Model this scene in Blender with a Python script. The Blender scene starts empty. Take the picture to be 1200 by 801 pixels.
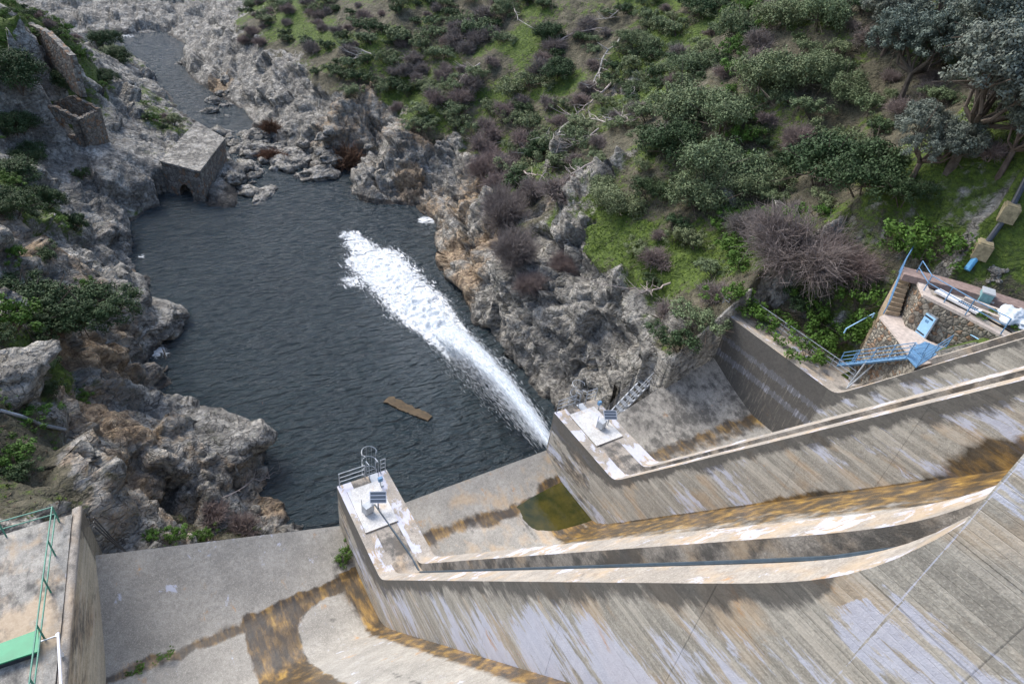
import bpy, math, random
import numpy as np
from mathutils import Matrix, Vector
from mathutils.bvhtree import BVHTree

random.seed(7); RNG = np.random.default_rng(7)
SC = bpy.context.scene
COL = SC.collection
ZOFF = 40.0            # everything is modelled with the camera at the origin, then lifted so the river is z = 0

# ------------------------------------------------------------------ camera
def cam_matrix(yaw, pitch, roll):
    cy, sy = math.cos(yaw), math.sin(yaw)
    fwd = np.array([-sy*math.cos(pitch), cy*math.cos(pitch), -math.sin(pitch)])
    right = np.array([cy, sy, 0.0]); up = np.cross(right, fwd)
    c, s = math.cos(roll), math.sin(roll)
    return np.column_stack([c*right+s*up, -s*right+c*up, -fwd])
FPX = 755.0
RC = cam_matrix(-0.623, 0.6355, 0.1418)
cd = bpy.data.cameras.new('camera'); cam = bpy.data.objects.new('camera', cd); COL.objects.link(cam)
cd.sensor_width = 36; cd.sensor_fit = 'HORIZONTAL'; cd.lens = 36*FPX/1200; cd.clip_end = 1500; cd.clip_start = 0.1
M4 = Matrix([[*RC[0], 0], [*RC[1], 0], [*RC[2], ZOFF], [0, 0, 0, 1]])
cam.matrix_world = M4
SC.camera = cam
def ray(q):
    v = RC @ np.array([q[0]-600, 400.5-q[1], -FPX]); return v/np.linalg.norm(v)
def onz(q, z): v = ray(q); return v*(z/v[2])
def ony(q, y): v = ray(q); return v*(y/v[1])
def onx(q, x): v = ray(q); return v*(x/v[0])

# ------------------------------------------------------------------ light
SUN_EL, SUN_AZ = math.radians(47), math.radians(-20)      # azimuth from +y towards +x
w = bpy.data.worlds.new('World'); SC.world = w; w.use_nodes = True
nt = w.node_tree; bg = nt.nodes['Background']
sky = nt.nodes.new('ShaderNodeTexSky'); sky.sky_type = 'NISHITA'; sky.sun_disc = False
sky.sun_elevation = SUN_EL; sky.sun_rotation = SUN_AZ; sky.dust_density = 2.0; sky.air_density = 1.0
nt.links.new(sky.outputs[0], bg.inputs[0]); bg.inputs[1].default_value = 0.15
sd = bpy.data.lights.new('sun', 'SUN'); sd.energy = 1.8; sd.angle = math.radians(32); sd.color = (1.0, .95, .87)
so = bpy.data.objects.new('sun', sd); COL.objects.link(so)
dirv = Vector((math.sin(SUN_AZ)*math.cos(SUN_EL), math.cos(SUN_AZ)*math.cos(SUN_EL), math.sin(SUN_EL)))
so.rotation_euler = dirv.to_track_quat('Z', 'Y').to_euler()
SC.view_settings.view_transform = 'Standard'; SC.view_settings.look = 'None'
SC.view_settings.gamma = 1; SC.view_settings.exposure = 0.98; SC.view_settings.use_curve_mapping = False
SC.cycles.max_bounces = 5; SC.cycles.transparent_max_bounces = 12

# ------------------------------------------------------------------ noise
def _h(ix, iy, iz, s):
    n = (ix.astype(np.int64)*374761393 + iy.astype(np.int64)*668265263 + iz.astype(np.int64)*2147483647 + s*1274126177) & 0xffffffff
    n = ((n ^ (n >> 13))*1274126177) & 0xffffffff
    n = ((n ^ (n >> 15))*2246822519) & 0xffffffff
    return ((n ^ (n >> 16)) & 0xffffff)/float(0x1000000)
def vnoise(P, s=0):
    F = np.floor(P); f = P-F; f = f*f*(3-2*f); I = F.astype(np.int64); r = 0
    for a in (0, 1):
        for b in (0, 1):
            for c in (0, 1):
                wt = (f[:, 0] if a else 1-f[:, 0])*(f[:, 1] if b else 1-f[:, 1])*(f[:, 2] if c else 1-f[:, 2])
                r = r+wt*_h(I[:, 0]+a, I[:, 1]+b, I[:, 2]+c, s)
    return r*2-1
def fbm(P, o=4, s=0, g=.5):
    r = 0; a = 1; t = 0
    for k in range(o):
        r = r+a*vnoise(P*(2.03**k)+k*17.3, s+k); t += a; a *= g
    return r/t
def facets(P, s=0, tilt=.9):
    """angular blocks: every jittered cell is a tilted plane at its own height; returns height and distance to the joint"""
    F = np.floor(P); I = F.astype(np.int64); n = len(P)
    d1 = np.full(n, 1e9); d2 = np.full(n, 1e9); val = np.zeros(n)
    for a in (-1, 0, 1):
        for b in (-1, 0, 1):
            for c in (-1, 0, 1):
                J = I+np.array([a, b, c])
                j = [_h(J[:, 0], J[:, 1], J[:, 2], s+k) for k in range(3)]
                D = P-(J+np.stack(j, 1)); d = (D*D).sum(1)
                t = [_h(J[:, 0], J[:, 1], J[:, 2], s+5+k)*2-1 for k in range(4)]
                v = t[3]*.6+tilt*(D[:, 0]*t[0]+D[:, 1]*t[1]+D[:, 2]*t[2])
                m = d < d1
                d2 = np.where(m, d1, np.minimum(d2, d)); val = np.where(m, v, val); d1 = np.where(m, d, d1)
    return val, np.sqrt(d2)-np.sqrt(d1)
def sm(a, b, x):
    t = np.clip((x-a)/(b-a), 0, 1); return t*t*(3-2*t)

# ------------------------------------------------------------------ object helpers
def tag(o, label=None, cat=None, group=None, kind=None):
    if label: o['label'] = label
    if cat: o['category'] = cat
    if group: o['group'] = group
    if kind: o['kind'] = kind
    return o
def empty(name, loc, label, cat, group=None, rz=0):
    o = bpy.data.objects.new(name, None); o.empty_display_size = .3; COL.objects.link(o)
    o.location = loc; o.rotation_euler = (0, 0, rz); return tag(o, label, cat, group)
def mesh_obj(name, V, Fc, mat, parent=None, smooth=False, attr=None, world=True):
    """V in camera-centred coordinates; under a parent they become local to it"""
    V = np.asarray(V, float)
    if parent is not None and world:
        V = V-np.array(parent.location)
        a = -parent.rotation_euler[2]
        if a: V = np.stack([V[:, 0]*math.cos(a)-V[:, 1]*math.sin(a), V[:, 0]*math.sin(a)+V[:, 1]*math.cos(a), V[:, 2]], 1)
    me = bpy.data.meshes.new(name)
    if isinstance(Fc, np.ndarray):
        nv, nf, k = len(V), len(Fc), Fc.shape[1]
        me.vertices.add(nv); me.vertices.foreach_set('co', V.ravel().astype(np.float32))
        me.loops.add(nf*k); me.loops.foreach_set('vertex_index', Fc.ravel().astype(np.int32))
        me.polygons.add(nf); me.polygons.foreach_set('loop_start', np.arange(0, nf*k, k, dtype=np.int32))
        me.polygons.foreach_set('loop_total', np.full(nf, k, np.int32)); me.update(calc_edges=True)
    else:
        me.from_pydata([tuple(v) for v in V], [], Fc)
    if smooth: me.polygons.foreach_set('use_smooth', np.ones(len(me.polygons), bool))
    if attr is not None:
        ca = me.color_attributes.new('mask', 'FLOAT_COLOR', 'POINT')
        A = np.ones((len(V), 4), np.float32); A[:, :attr.shape[1]] = attr
        ca.data.foreach_set('color', A.ravel())
    if mat: me.materials.append(mat)
    o = bpy.data.objects.new(name, me); COL.objects.link(o)
    if parent is not None: o.parent = parent
    return o
class MB:
    """collects boxes, bars, tubes and prisms into one mesh"""
    def __init__(s): s.v = []; s.f = []
    def add(s, V, F):
        n = len(s.v); s.v += [tuple(map(float, v)) for v in V]; s.f += [tuple(i+n for i in f) for f in F]; return s
    def box(s, c, d, rz=0, ax=None):
        c = np.array(c, float); hx, hy, hz = d[0]/2, d[1]/2, d[2]/2
        if ax is None: ax = np.array([[math.cos(rz), math.sin(rz), 0], [-math.sin(rz), math.cos(rz), 0], [0, 0, 1]])
        V = [c+ax[0]*a*hx+ax[1]*b*hy+ax[2]*e*hz for e in (-1, 1) for a, b in ((-1, -1), (1, -1), (1, 1), (-1, 1))]
        return s.add(V, [(3, 2, 1, 0), (4, 5, 6, 7), (0, 1, 5, 4), (1, 2, 6, 5), (2, 3, 7, 6), (3, 0, 4, 7)])
    def tube(s, pts, r, n=6, r2=None, cap=True):
        pts = [np.array(p, float) for p in pts]; V = []; m = len(pts)
        for i, p in enumerate(pts):
            t = pts[min(i+1, m-1)]-pts[max(i-1, 0)]; t = t/(np.linalg.norm(t)+1e-9)
            a = np.cross(t, [0, 0, 1.0]);
            if np.linalg.norm(a) < .05: a = np.cross(t, [1.0, 0, 0])
            a /= np.linalg.norm(a); b = np.cross(t, a)
            rr = r if r2 is None else r+(r2-r)*i/(m-1)
            V += [p+rr*(math.cos(2*math.pi*k/n)*a+math.sin(2*math.pi*k/n)*b) for k in range(n)]
        F = [(i*n+k, i*n+(k+1) % n, (i+1)*n+(k+1) % n, (i+1)*n+k) for i in range(m-1) for k in range(n)]
        if cap: F += [tuple(range(n))[::-1], tuple((m-1)*n+k for k in range(n))]
        return s.add(V, F)
    def prism(s, poly, z0, z1):
        n = len(poly); V = [(p[0], p[1], z0) for p in poly]+[(p[0], p[1], z1) for p in poly]
        return s.add(V, [tuple(range(n))[::-1], tuple(range(n, 2*n))]+[(i, (i+1) % n, n+(i+1) % n, n+i) for i in range(n)])
    def build(s, name, mat, parent=None, smooth=False, world=True):
        return mesh_obj(name, s.v, s.f, mat, parent, smooth, world=world)
def copy_tree(o, parent=None, loc=None, rz=None, sc=None, **t):
    c = o.copy(); COL.objects.link(c); c.parent = parent
    if loc is not None: c.location = loc
    if rz is not None: c.rotation_euler = (c.rotation_euler[0], c.rotation_euler[1], rz)
    if sc is not None: c.scale = (sc, sc, sc) if not hasattr(sc, '__len__') else sc
    for ch in list(KIDS.get(o.name, [])): copy_tree(ch, c)
    return tag(c, **t)
KIDS = {}
def remember(o):
    KIDS[o.name] = list(o.children)
    for c in o.children: remember(c)

# ------------------------------------------------------------------ materials
class NM:
    def __init__(s, name, rough=.8):
        s.m = bpy.data.materials.new(name); s.m.use_nodes = True; s.t = s.m.node_tree; s.b = s.t.nodes['Principled BSDF']
        s.b.inputs['Roughness'].default_value = rough; s._pos = None
    def n(s, t, **k):
        x = s.t.nodes.new(t)
        for a, b in k.items(): setattr(x, a, b)
        return x
    def l(s, a, b): s.t.links.new(a, b)
    def val(s, sock, v):
        if hasattr(v, 'is_linked') or hasattr(v, 'links'): s.l(v, sock)
        else: sock.default_value = v
    def pos(s, scale=(1, 1, 1), obj=False, rot=(0, 0, 0)):
        src = s.n('ShaderNodeTexCoord').outputs['Object'] if obj else s.n('ShaderNodeNewGeometry').outputs['Position']
        mp = s.n('ShaderNodeMapping'); s.l(src, mp.inputs[0]); mp.inputs['Scale'].default_value = scale; mp.inputs['Rotation'].default_value = rot
        return mp.outputs[0]
    def noise(s, vec, scale=1, detail=4, rough=.55, dist=0):
        x = s.n('ShaderNodeTexNoise'); s.l(vec, x.inputs['Vector']); x.inputs['Scale'].default_value = scale
        x.inputs['Detail'].default_value = detail; x.inputs['Roughness'].default_value = rough; x.inputs['Distortion'].default_value = dist
        return x.outputs[0]
    def voro(s, vec, scale=1, feature='DISTANCE_TO_EDGE', out=0):
        x = s.n('ShaderNodeTexVoronoi', feature=feature); s.l(vec, x.inputs['Vector']); x.inputs['Scale'].default_value = scale
        return x.outputs[out]
    def ramp(s, f, stops, interp='LINEAR'):
        x = s.n('ShaderNodeValToRGB'); s.l(f, x.inputs[0]); e = x.color_ramp.elements; x.color_ramp.interpolation = interp
        while len(e) < len(stops): e.new(.5)
        for i, (p, c) in enumerate(stops):
            e[i].position = p; e[i].color = (c, c, c, 1) if not hasattr(c, '__len__') else (*c, 1)
        return x.outputs[0]
    def math(s, op, a, b=0.0, clamp=False):
        x = s.n('ShaderNodeMath', operation=op, use_clamp=clamp); s.val(x.inputs[0], a); s.val(x.inputs[1], b); return x.outputs[0]
    def mix(s, f, a, b, mode='MIX'):
        x = s.n('ShaderNodeMix', data_type='RGBA', blend_type=mode)
        s.val(x.inputs[0], f)
        for k, v in ((6, a), (7, b)):
            if isinstance(v, tuple): x.inputs[k].default_value = (*v, 1)
            else: s.l(v, x.inputs[k])
        return x.outputs[2]
    def attr(s):
        a = s.n('ShaderNodeVertexColor', layer_name='mask'); x = s.n('ShaderNodeSeparateColor'); s.l(a.outputs[0], x.inputs[0]); return x.outputs
    def rnd(s): return s.n('ShaderNodeObjectInfo').outputs['Random']
    def bump(s, h, strength=.5, dist=.1):
        x = s.n('ShaderNodeBump'); s.l(h, x.inputs['Height']); x.inputs['Strength'].default_value = strength; x.inputs['Distance'].default_value = dist
        s.l(x.outputs[0], s.b.inputs['Normal']); return s
    def col(s, c): s.val(s.b.inputs['Base Color'], (*c, 1) if isinstance(c, tuple) else c); return s
def plain(name, c, rough=.6, metal=0, var=.25, sc=6):
    k = NM(name, rough); k.b.inputs['Metallic'].default_value = metal
    n = k.noise(k.pos((1, 1, 1)), sc, 5, .65)
    k.col(k.mix(k.ramp(n, [(.3, 0.), (.7, 1.)]), tuple(x*(1-var) for x in c), tuple(min(1, x*(1+var)) for x in c)))
    return k.m
def th(k, a, n, lo=.45, hi=.6, amt=.55):
    """threshold of a smooth mask broken up by noise"""
    s = k.math('ADD', a, k.math('MULTIPLY', k.math('SUBTRACT', n, .5), amt*2))
    return k.ramp(s, [(lo, 0.), (hi, 1.)])

def rock_material(name='rock_ground', ground=True):
    k = NM(name, .9); A = k.attr() if ground else None
    P = k.pos()
    big = k.noise(P, .35, 6, .6); fine = k.noise(P, 2.2, 8, .62, .3); grain = k.noise(P, 14, 5, .7)
    S = k.pos((1, 1, 3.2), rot=(.5, .35, .2)); strat = k.noise(S, 1.1, 6, .6, .6)
    c = k.ramp(fine, [(.28, (.07, .066, .06)), (.41, (.21, .20, .18)), (.54, (.39, .37, .33)), (.72, (.60, .575, .52))])
    c = k.mix(k.ramp(big, [(.35, 0.), (.65, .55)]), c, k.ramp(strat, [(.3, (.08, .075, .068)), (.52, (.30, .285, .255)), (.75, (.54, .51, .44))]))
    lich = k.ramp(k.noise(P, 7, 6, .75), [(.53, 0.), (.62, 1.)])
    c = k.mix(k.math('MULTIPLY', lich, .55), c, (.47, .46, .42))
    nz_ = k.n('ShaderNodeTexNoise'); k.l(P, nz_.inputs['Vector']); nz_.inputs['Scale'].default_value = .9; nz_.inputs['Detail'].default_value = 5
    va = k.n('ShaderNodeVectorMath', operation='MULTIPLY_ADD'); k.l(nz_.outputs['Color'], va.inputs[0]); va.inputs[1].default_value = (2.2, 2.2, 2.2); k.l(k.pos((.8, .8, 1.7), rot=(.5, .35, .2)), va.inputs[2])
    crack = k.ramp(k.voro(va.outputs[0], .8), [(0., 1.), (.03, 0.)])
    c = k.mix(k.math('MULTIPLY', crack, .6), c, (.02, .018, .016))
    drk = k.ramp(k.noise(k.pos((1, 1, .6)), .55, 7, .72), [(.46, 1.), (.56, 0.)])
    c = k.mix(k.math('MULTIPLY', drk, .55), c, (.055, .052, .047))
    moss = k.ramp(k.noise(P, 1.7, 6, .7), [(.55, 0.), (.68, 1.)])
    c = k.mix(k.math('MULTIPLY', moss, .4), c, (.07, .08, .03))
    if ground:
        oc = th(k, A[1], k.noise(P, 1.1, 6, .7), .45, .7)
        occ = k.ramp(k.noise(P, 1.9, 6, .7), [(.3, (.07, .045, .025)), (.48, (.25, .17, .10)), (.6, (.42, .31, .19)), (.75, (.50, .44, .34))])
        c = k.mix(k.math('MULTIPLY', oc, .8), c, occ)
        wet = th(k, A[2], k.noise(P, 1.5, 4, .6), .45, .7, .3)
        c = k.mix(k.math('MULTIPLY', wet, .75), c, (.022, .019, .017))
        soil = k.ramp(k.noise(P, .9, 8, .72), [(.3, (.028, .026, .016)), (.52, (.085, .078, .048)), (.7, (.16, .14, .10))])
        gr = k.ramp(k.noise(P, 2.6, 8, .75), [(.28, (.022, .035, .010)), (.5, (.062, .10, .012)), (.7, (.125, .18, .02))])
        al = th(k, k.n('ShaderNodeVertexColor', layer_name='mask').outputs['Alpha'], k.noise(P, 1.3, 7, .75), .42, .58)
        soil = k.mix(al, soil, gr)
        c = k.mix(th(k, A[0], k.noise(P, .8, 6, .7), .42, .58), c, soil)
    k.col(c)
    v1 = k.n('ShaderNodeTexVoronoi', feature='F1', distance='CHEBYCHEV'); k.l(va.outputs[0], v1.inputs['Vector']); v1.inputs['Scale'].default_value = 1.1
    v2 = k.n('ShaderNodeTexVoronoi', feature='F1', distance='MANHATTAN'); k.l(va.outputs[0], v2.inputs['Vector']); v2.inputs['Scale'].default_value = 2.9
    h = k.math('ADD', k.math('MULTIPLY', fine, .4), k.math('ADD', k.math('MULTIPLY', grain, .13), k.math('MULTIPLY', strat, .5)))
    h = k.math('SUBTRACT', h, k.math('ADD', k.math('MULTIPLY', v1.outputs[0], .9), k.math('MULTIPLY', v2.outputs[0], .3)))
    h = k.math('SUBTRACT', h, k.math('MULTIPLY', crack, .6)) if not ground else k.math('SUBTRACT', h, k.math('MULTIPLY', k.math('MULTIPLY', crack, k.math('SUBTRACT', 1.0, A[0], True)), .6))
    k.bump(h, .85, .34); return k.m

def concrete_material(name, base=(.42, .395, .34), boards=True, vert=False):
    """mask: r white efflorescence, g brown algae film, b black grime, a warm tan"""
    k = NM(name, .85); A = k.attr(); P = k.pos(); al = k.n('ShaderNodeVertexColor', layer_name='mask').outputs['Alpha']
    n1 = k.noise(P, .7, 7, .65); n2 = k.noise(P, 5, 7, .72); sp = k.noise(P, 28, 4, .7)
    c = k.mix(k.ramp(n1, [(.3, 0.), (.7, 1.)]), tuple(x*.62 for x in base), tuple(x*1.12 for x in base))
    c = k.mix(k.math('MULTIPLY', k.ramp(n2, [(.35, 1.), (.6, 0.)]), .55), c, tuple(x*.45 for x in base))
    peb = k.voro(P, 26, 'F1', 1); pb_ = k.n('ShaderNodeSeparateColor'); k.l(peb, pb_.inputs[0])
    c = k.mix(k.math('MULTIPLY', k.ramp(pb_.outputs[0], [(.0, 1.), (.35, 0.)]), .22), c, tuple(x*.4 for x in base))
    c = k.mix(k.math('MULTIPLY', k.ramp(pb_.outputs[1], [(.7, 0.), (1., 1.)]), .3), c, tuple(min(1, x*1.6) for x in base))
    c = k.mix(k.math('MULTIPLY', k.ramp(sp, [(.5, 0.), (.66, 1.)]), .35), c, tuple(min(1, x*1.7) for x in base))
    tan = th(k, al, k.noise(k.pos((1, .35, 1)), 1.5, 5, .6), .45, .7)
    c = k.mix(k.math('MULTIPLY', tan, .75), c, k.mix(n2, (.30, .20, .11), (.62, .50, .36)))
    h = k.math('ADD', n2, k.math('MULTIPLY', sp, .6))
    if boards:
        # formwork: horizontal boards along the wall, each with its own tone, and panel joints
        sx = k.n('ShaderNodeSeparateXYZ'); k.l(P, sx.inputs[0]); X, Y, Z = sx.outputs
        zb = k.math('MULTIPLY', Z, 7.5); zi = k.math('FLOOR', zb); zf = k.math('FRACT', zb)
        wn = k.n('ShaderNodeTexWhiteNoise', noise_dimensions='1D'); k.l(zi, wn.inputs['W'])
        streak = k.noise(k.pos((1, .30, 9)), 1.9, 7, .72)
        tone = k.math('ADD', k.math('MULTIPLY', wn.outputs[0], .28), k.math('MULTIPLY', streak, .95))
        c = k.mix(k.math('MULTIPLY', k.ramp(tone, [(.3, 1.), (.6, 0.)]), .62), c, tuple(x*.42 for x in base))
        c = k.mix(k.math('MULTIPLY', k.ramp(tone, [(.6, 0.), (.82, 1.)]), .6), c, (.62, .57, .49))
        line = k.ramp(zf, [(0., 1.), (.07, 0.), (.95, 0.), (1., .8)])
        pj = k.ramp(k.math('FRACT', k.math('MULTIPLY', Z, .8)), [(0., 1.), (.009, 0.)])
        pv = k.ramp(k.math('FRACT', k.math('MULTIPLY', Y, .36)), [(0., .7), (.006, 0.)])
        jj = k.math('MAXIMUM', pj, pv)
        c = k.mix(k.math('MULTIPLY', line, .13), c, (.09, .08, .07)); c = k.mix(k.math('MULTIPLY', jj, .4), c, (.07, .065, .06))
        h = k.math('SUBTRACT', k.math('ADD', h, k.math('MULTIPLY', wn.outputs[0], .3)), k.math('ADD', k.math('MULTIPLY', line, .4), k.math('MULTIPLY', jj, 1.0)))
        SN = k.pos((1, .34, 2.6)); SD = k.pos((1, .55, 1.5))
    else:
        SN = k.pos((1, .5, 1)); SD = k.pos((1, .6, 1))
    if vert: SN = k.pos((1, 2.2, .45)); SD = k.pos((1, 2.6, .28))
    wh = th(k, A[0], k.noise(SN, 1.7, 8, .72, .5), .52, .60, .85)
    c = k.mix(k.math('MULTIPLY', wh, .8), c, k.mix(n2, (.43, .45, .56), (.68, .71, .82)))
    rust = k.math('MULTIPLY', k.ramp(k.noise(k.pos((1, .5, 1.2)), 1.3, 8, .75), [(.60, 0.), (.68, 1.)]), k.ramp(n1, [(.45, 0.), (.6, 1.)]))
    c = k.mix(k.math('MULTIPLY', rust, .75), c, (.50, .25, .07))
    bl = th(k, A[2], k.noise(SD, 2.6, 7, .7), .42, .66)
    c = k.mix(k.math('MULTIPLY', bl, .85), c, k.mix(n2, (.03, .03, .03), (.12, .115, .105)))
    br = th(k, A[1], k.noise(k.pos((1, .5, 1)), 1.4, 7, .7), .38, .66, .5)
    brc = k.ramp(k.noise(k.pos((1.5, .4, 1)), 1.5, 7, .66), [(.34, (.012, .008, .003)), (.46, (.055, .032, .009)), (.56, (.20, .11, .018)), (.70, (.46, .28, .05))])
    brc = k.mix(k.math('MULTIPLY', bl, .6), brc, (.045, .032, .018))
    c = k.mix(k.math('MULTIPLY', br, .88), c, brc)
    k.col(c); r = k.ramp(br, [(0., .85), (1., .3)]); k.l(r, k.b.inputs['Roughness'])
    k.bump(h, .45, .05); return k.m

M_ROCK = rock_material(); M_STONE = rock_material('river_stone', False)
M_WALL = concrete_material('board_marked_concrete'); M_CONC = concrete_material('rough_concrete', (.40, .36, .31), False)
M_FLOOR = concrete_material('spillway_concrete', (.39, .37, .33), False)
M_DRIP = concrete_material('dripping_concrete', (.30, .27, .23), False, True)
M_CREAM = concrete_material('cream_board_concrete', (.62, .54, .40))
M_PAD = concrete_material('pale_concrete', (.70, .69, .66), False)
M_STEEL = plain('galvanised_steel', (.33, .36, .40), .45, .5); M_BLUE = plain('blue_paint', (.12, .25, .42), .5)
M_LBLUE = plain('pale_blue_paint', (.33, .58, .82), .5, var=.1); M_GREEN = plain('green_paint', (.05, .22, .16), .5)
M_DARK = plain('dark_metal', (.04, .045, .055), .4, .3)

# ------------------------------------------------------------------ terrain
WZ = -40.0
def zs(lst, z=WZ): return [tuple(onz(q, z)[:2]) for q in lst]
SH_L = [(-60, 166), (-20, 167)]+zs([(100, 48), (112, 62), (140, 66), (165, 75), (190, 100), (210, 125), (235, 150), (262, 172), (275, 205), (272, 242), (225, 238), (205, 235), (178, 245), (145, 265), (160, 300), (170, 330), (198, 372), (165, 430), (205, 462), (255, 490), (300, 520), (318, 560), (345, 610)])+[(6, 26), (6.5, 18)]
SH_R = [(30, 18), (31, 27)]+zs([(640, 470), (590, 420), (565, 385), (540, 345), (512, 305), (508, 280), (515, 262), (490, 240), (440, 237), (408, 228), (415, 195), (375, 205), (350, 180), (320, 165), (292, 140), (270, 118), (245, 108), (225, 92), (212, 72), (215, 52), (195, 40), (150, 40), (108, 40)])+[(-20, 177), (-60, 176)]
SH = np.array(SH_L+SH_R); NL = len(SH_L)
def shore(X, Y):
    """signed distance to the water (negative inside) and whether the left bank is the nearer one"""
    n = len(SH); best = np.full(X.shape, 1e9); left = np.zeros(X.shape, bool); ins = np.zeros(X.shape, bool)
    for i in range(n):
        a = SH[i]; b = SH[(i+1) % n]; e = b-a; L = (e*e).sum()
        t = np.clip(((X-a[0])*e[0]+(Y-a[1])*e[1])/L, 0, 1)
        d = np.hypot(X-a[0]-t*e[0], Y-a[1]-t*e[1])
        m = d < best; best = np.where(m, d, best); left = np.where(m, i < NL-1, left)
        c = ((a[1] > Y) != (b[1] > Y)) & (X < (b[0]-a[0])*(Y-a[1])/(b[1]-a[1]+1e-12)+a[0]); ins ^= c
    return np.where(ins, -best, best), left
CT = [(0, 640, -26.5), (60, 600, -26.8), (0, 590, -27), (60, 570, -28), (0, 540, -27.5), (60, 535, -28.5), (0, 495, -27.5), (55, 500, -29.5), (100, 560, -31.5),
      (110, 620, -34), (160, 630, -37.5), (250, 625, -38.5), (120, 500, -32), (180, 480, -35), (150, 560, -34.5), (230, 480, -36), (280, 520, -36.5), (250, 560, -37.5), (200, 560, -36.5), (310, 590, -38.6),
      (110, 440, -34), (150, 455, -36.5), (140, 400, -36.5), (170, 345, -37), (175, 375, -38), (120, 300, -35), (145, 310, -37.5), (60, 300, -31), (0, 300, -27), (75, 400, -31), (0, 400, -26.5), (35, 430, -27.6), (70, 450, -31), (100, 480, -32),
      (130, 250, -37), (80, 240, -34.5), (30, 240, -31), (0, 220, -29), (45, 170, -33.2), (110, 175, -33.6), (150, 190, -35.5), (190, 190, -36.5), (160, 215, -37), (150, 140, -35.5), (200, 150, -37), (220, 170, -37), (250, 175, -37.5),
      (120, 100, -33.5), (60, 100, -29.8), (80, 152, -32.4), (80, 125, -31.4), (54, 140, -32.0), (70, 182, -34), (30, 195, -33), (104, 140, -32.6), (20, 110, -28), (0, 90, -26), (0, 50, -22), (50, 50, -25), (90, 50, -27), (100, 62, -32), (130, 85, -36), (165, 100, -37.5), (190, 120, -38.5), (55, 20, -24), (20, 5, -20), (0, 10, -19),
      (175, 75, -38.8), (210, 140, -38.5), (80, 340, -32), (20, 360, -27.5)]
CP = [tuple(onz((a, b), z)) for a, b, z in CT]
for k in range(0, len(SH_L)-2, 1):
    CP.append((SH_L[k][0], SH_L[k][1], WZ-.1))
CP += [(-40, 20, -20), (-40, 60, -8), (-40, 100, -6), (-35, 140, -14), (-40, 160, -34), (-20, 40, -21), (-20, 70, -17), (-20, 110, -15), (-15, 25, -25), (-70, 60, 5), (-70, 120, 5)]
CP = np.array(CP); dd = np.hypot(CP[:, None, 0]-CP[None, :, 0], CP[:, None, 1]-CP[None, :, 1])
nC = len(CP); KM = np.zeros((nC+3, nC+3)); KM[:nC, :nC] = dd+np.eye(nC)*-.15
KM[:nC, nC] = 1; KM[:nC, nC+1:] = CP[:, :2]; KM[nC, :nC] = 1; KM[nC+1:, :nC] = CP[:, :2].T
WR = np.linalg.solve(KM, np.concatenate([CP[:, 2], [0, 0, 0]]))
def rbf(X, Y):
    r = WR[nC]+WR[nC+1]*X+WR[nC+2]*Y
    for i in range(nC): r = r+WR[i]*np.hypot(X-CP[i, 0], Y-CP[i, 1])
    return r
def right_profile(d, X, Y):
    far = sm(150, 168, Y)
    hc = np.interp(Y, [10, 25, 45, 52, 62, 80, 95, 150, 170], [12, 12.5, 12, 9, 8, 8.5, 8, 8, 3.5])
    wc = np.interp(Y, [10, 25, 45, 52, 62, 80, 95, 150, 170], [5, 5.5, 6, 6, 8, 9, 8, 9, 12])
    off = np.interp(Y, [18, 31], [11, 0]); d = d+off
    q = np.clip(d/wc, 0, 1)
    z = hc*(.75*q+.25*q**.5)
    sl = np.interp(Y, [10, 30, 60, 100, 160, 175], [.78, .78, .72, .62, .42, .25])
    z = z+np.maximum(d-wc, 0)*sl-np.maximum(d-70, 0)*sl*.4
    return WZ+z
def base_height(X, Y):
    d, left = shore(X, Y)
    zl = np.maximum(rbf(X, Y), WZ+.05+.25*np.clip(d, 0, 2)); zr = right_profile(np.maximum(d, 0), X, Y)
    z = np.where(left, zl, zr)
    z = np.where(d < 0, WZ-np.minimum(-d*.7, 3)-.1, z)
    # the dam stands in a cut of its own; terraces on either bank are flat
    z = np.where((Y < 24) & (X < -5.0-.12*(24-Y)), np.minimum(z, -25.6)*0-25.6-np.clip(-8-X, 0, 3)*0, z)
    z = np.where((Y < 23.0) & (X > -5.0-.12*(24-Y)) & (X < 36.6), -43.0, z)
    cap = -24.4+1.9*np.maximum(X-39.3, 0)+1.2*np.maximum(15.5-Y, 0)*(X > 37.5)+2.0*np.maximum(Y-22.5, 0)
    z = np.where((Y < 26) & (X >= 36.6), np.minimum(z, cap), z)
    cap2 = -17.8+1.5*np.maximum(X-(41.0+.38*(16.5-Y)), 0)
    z = np.where((Y < 17.2) & (X >= 36.6), np.minimum(z, cap2), z)
    return z, d, left
def axis(a, b, f):
    r = [a]
    while r[-1] < b: r.append(r[-1]+f(r[-1]))
    return np.array(r)
GX = axis(-45, 118, lambda x: .17 if -11 < x < 10 else .24 if 10 <= x < 28 else .17 if 28 <= x < 42 else .30 if 42 <= x < 62 else .30+.012*max(-11-x, 0) if x < 0 else .3+.02*(x-62))
GY = axis(-6, 240, lambda y: .24 if y < 20 else .17 if y < 50 else .17+(y-50)*.0042)
XX, YY = np.meshgrid(GX, GY, indexing='ij'); nx, ny = XX.shape
X, Y = XX.ravel(), YY.ravel()
Z, D, LEFT = base_height(X, Y)
Zg = Z.reshape(nx, ny)
gx = np.gradient(Zg, GX, axis=0); gy = np.gradient(Zg, GY, axis=1)
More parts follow.
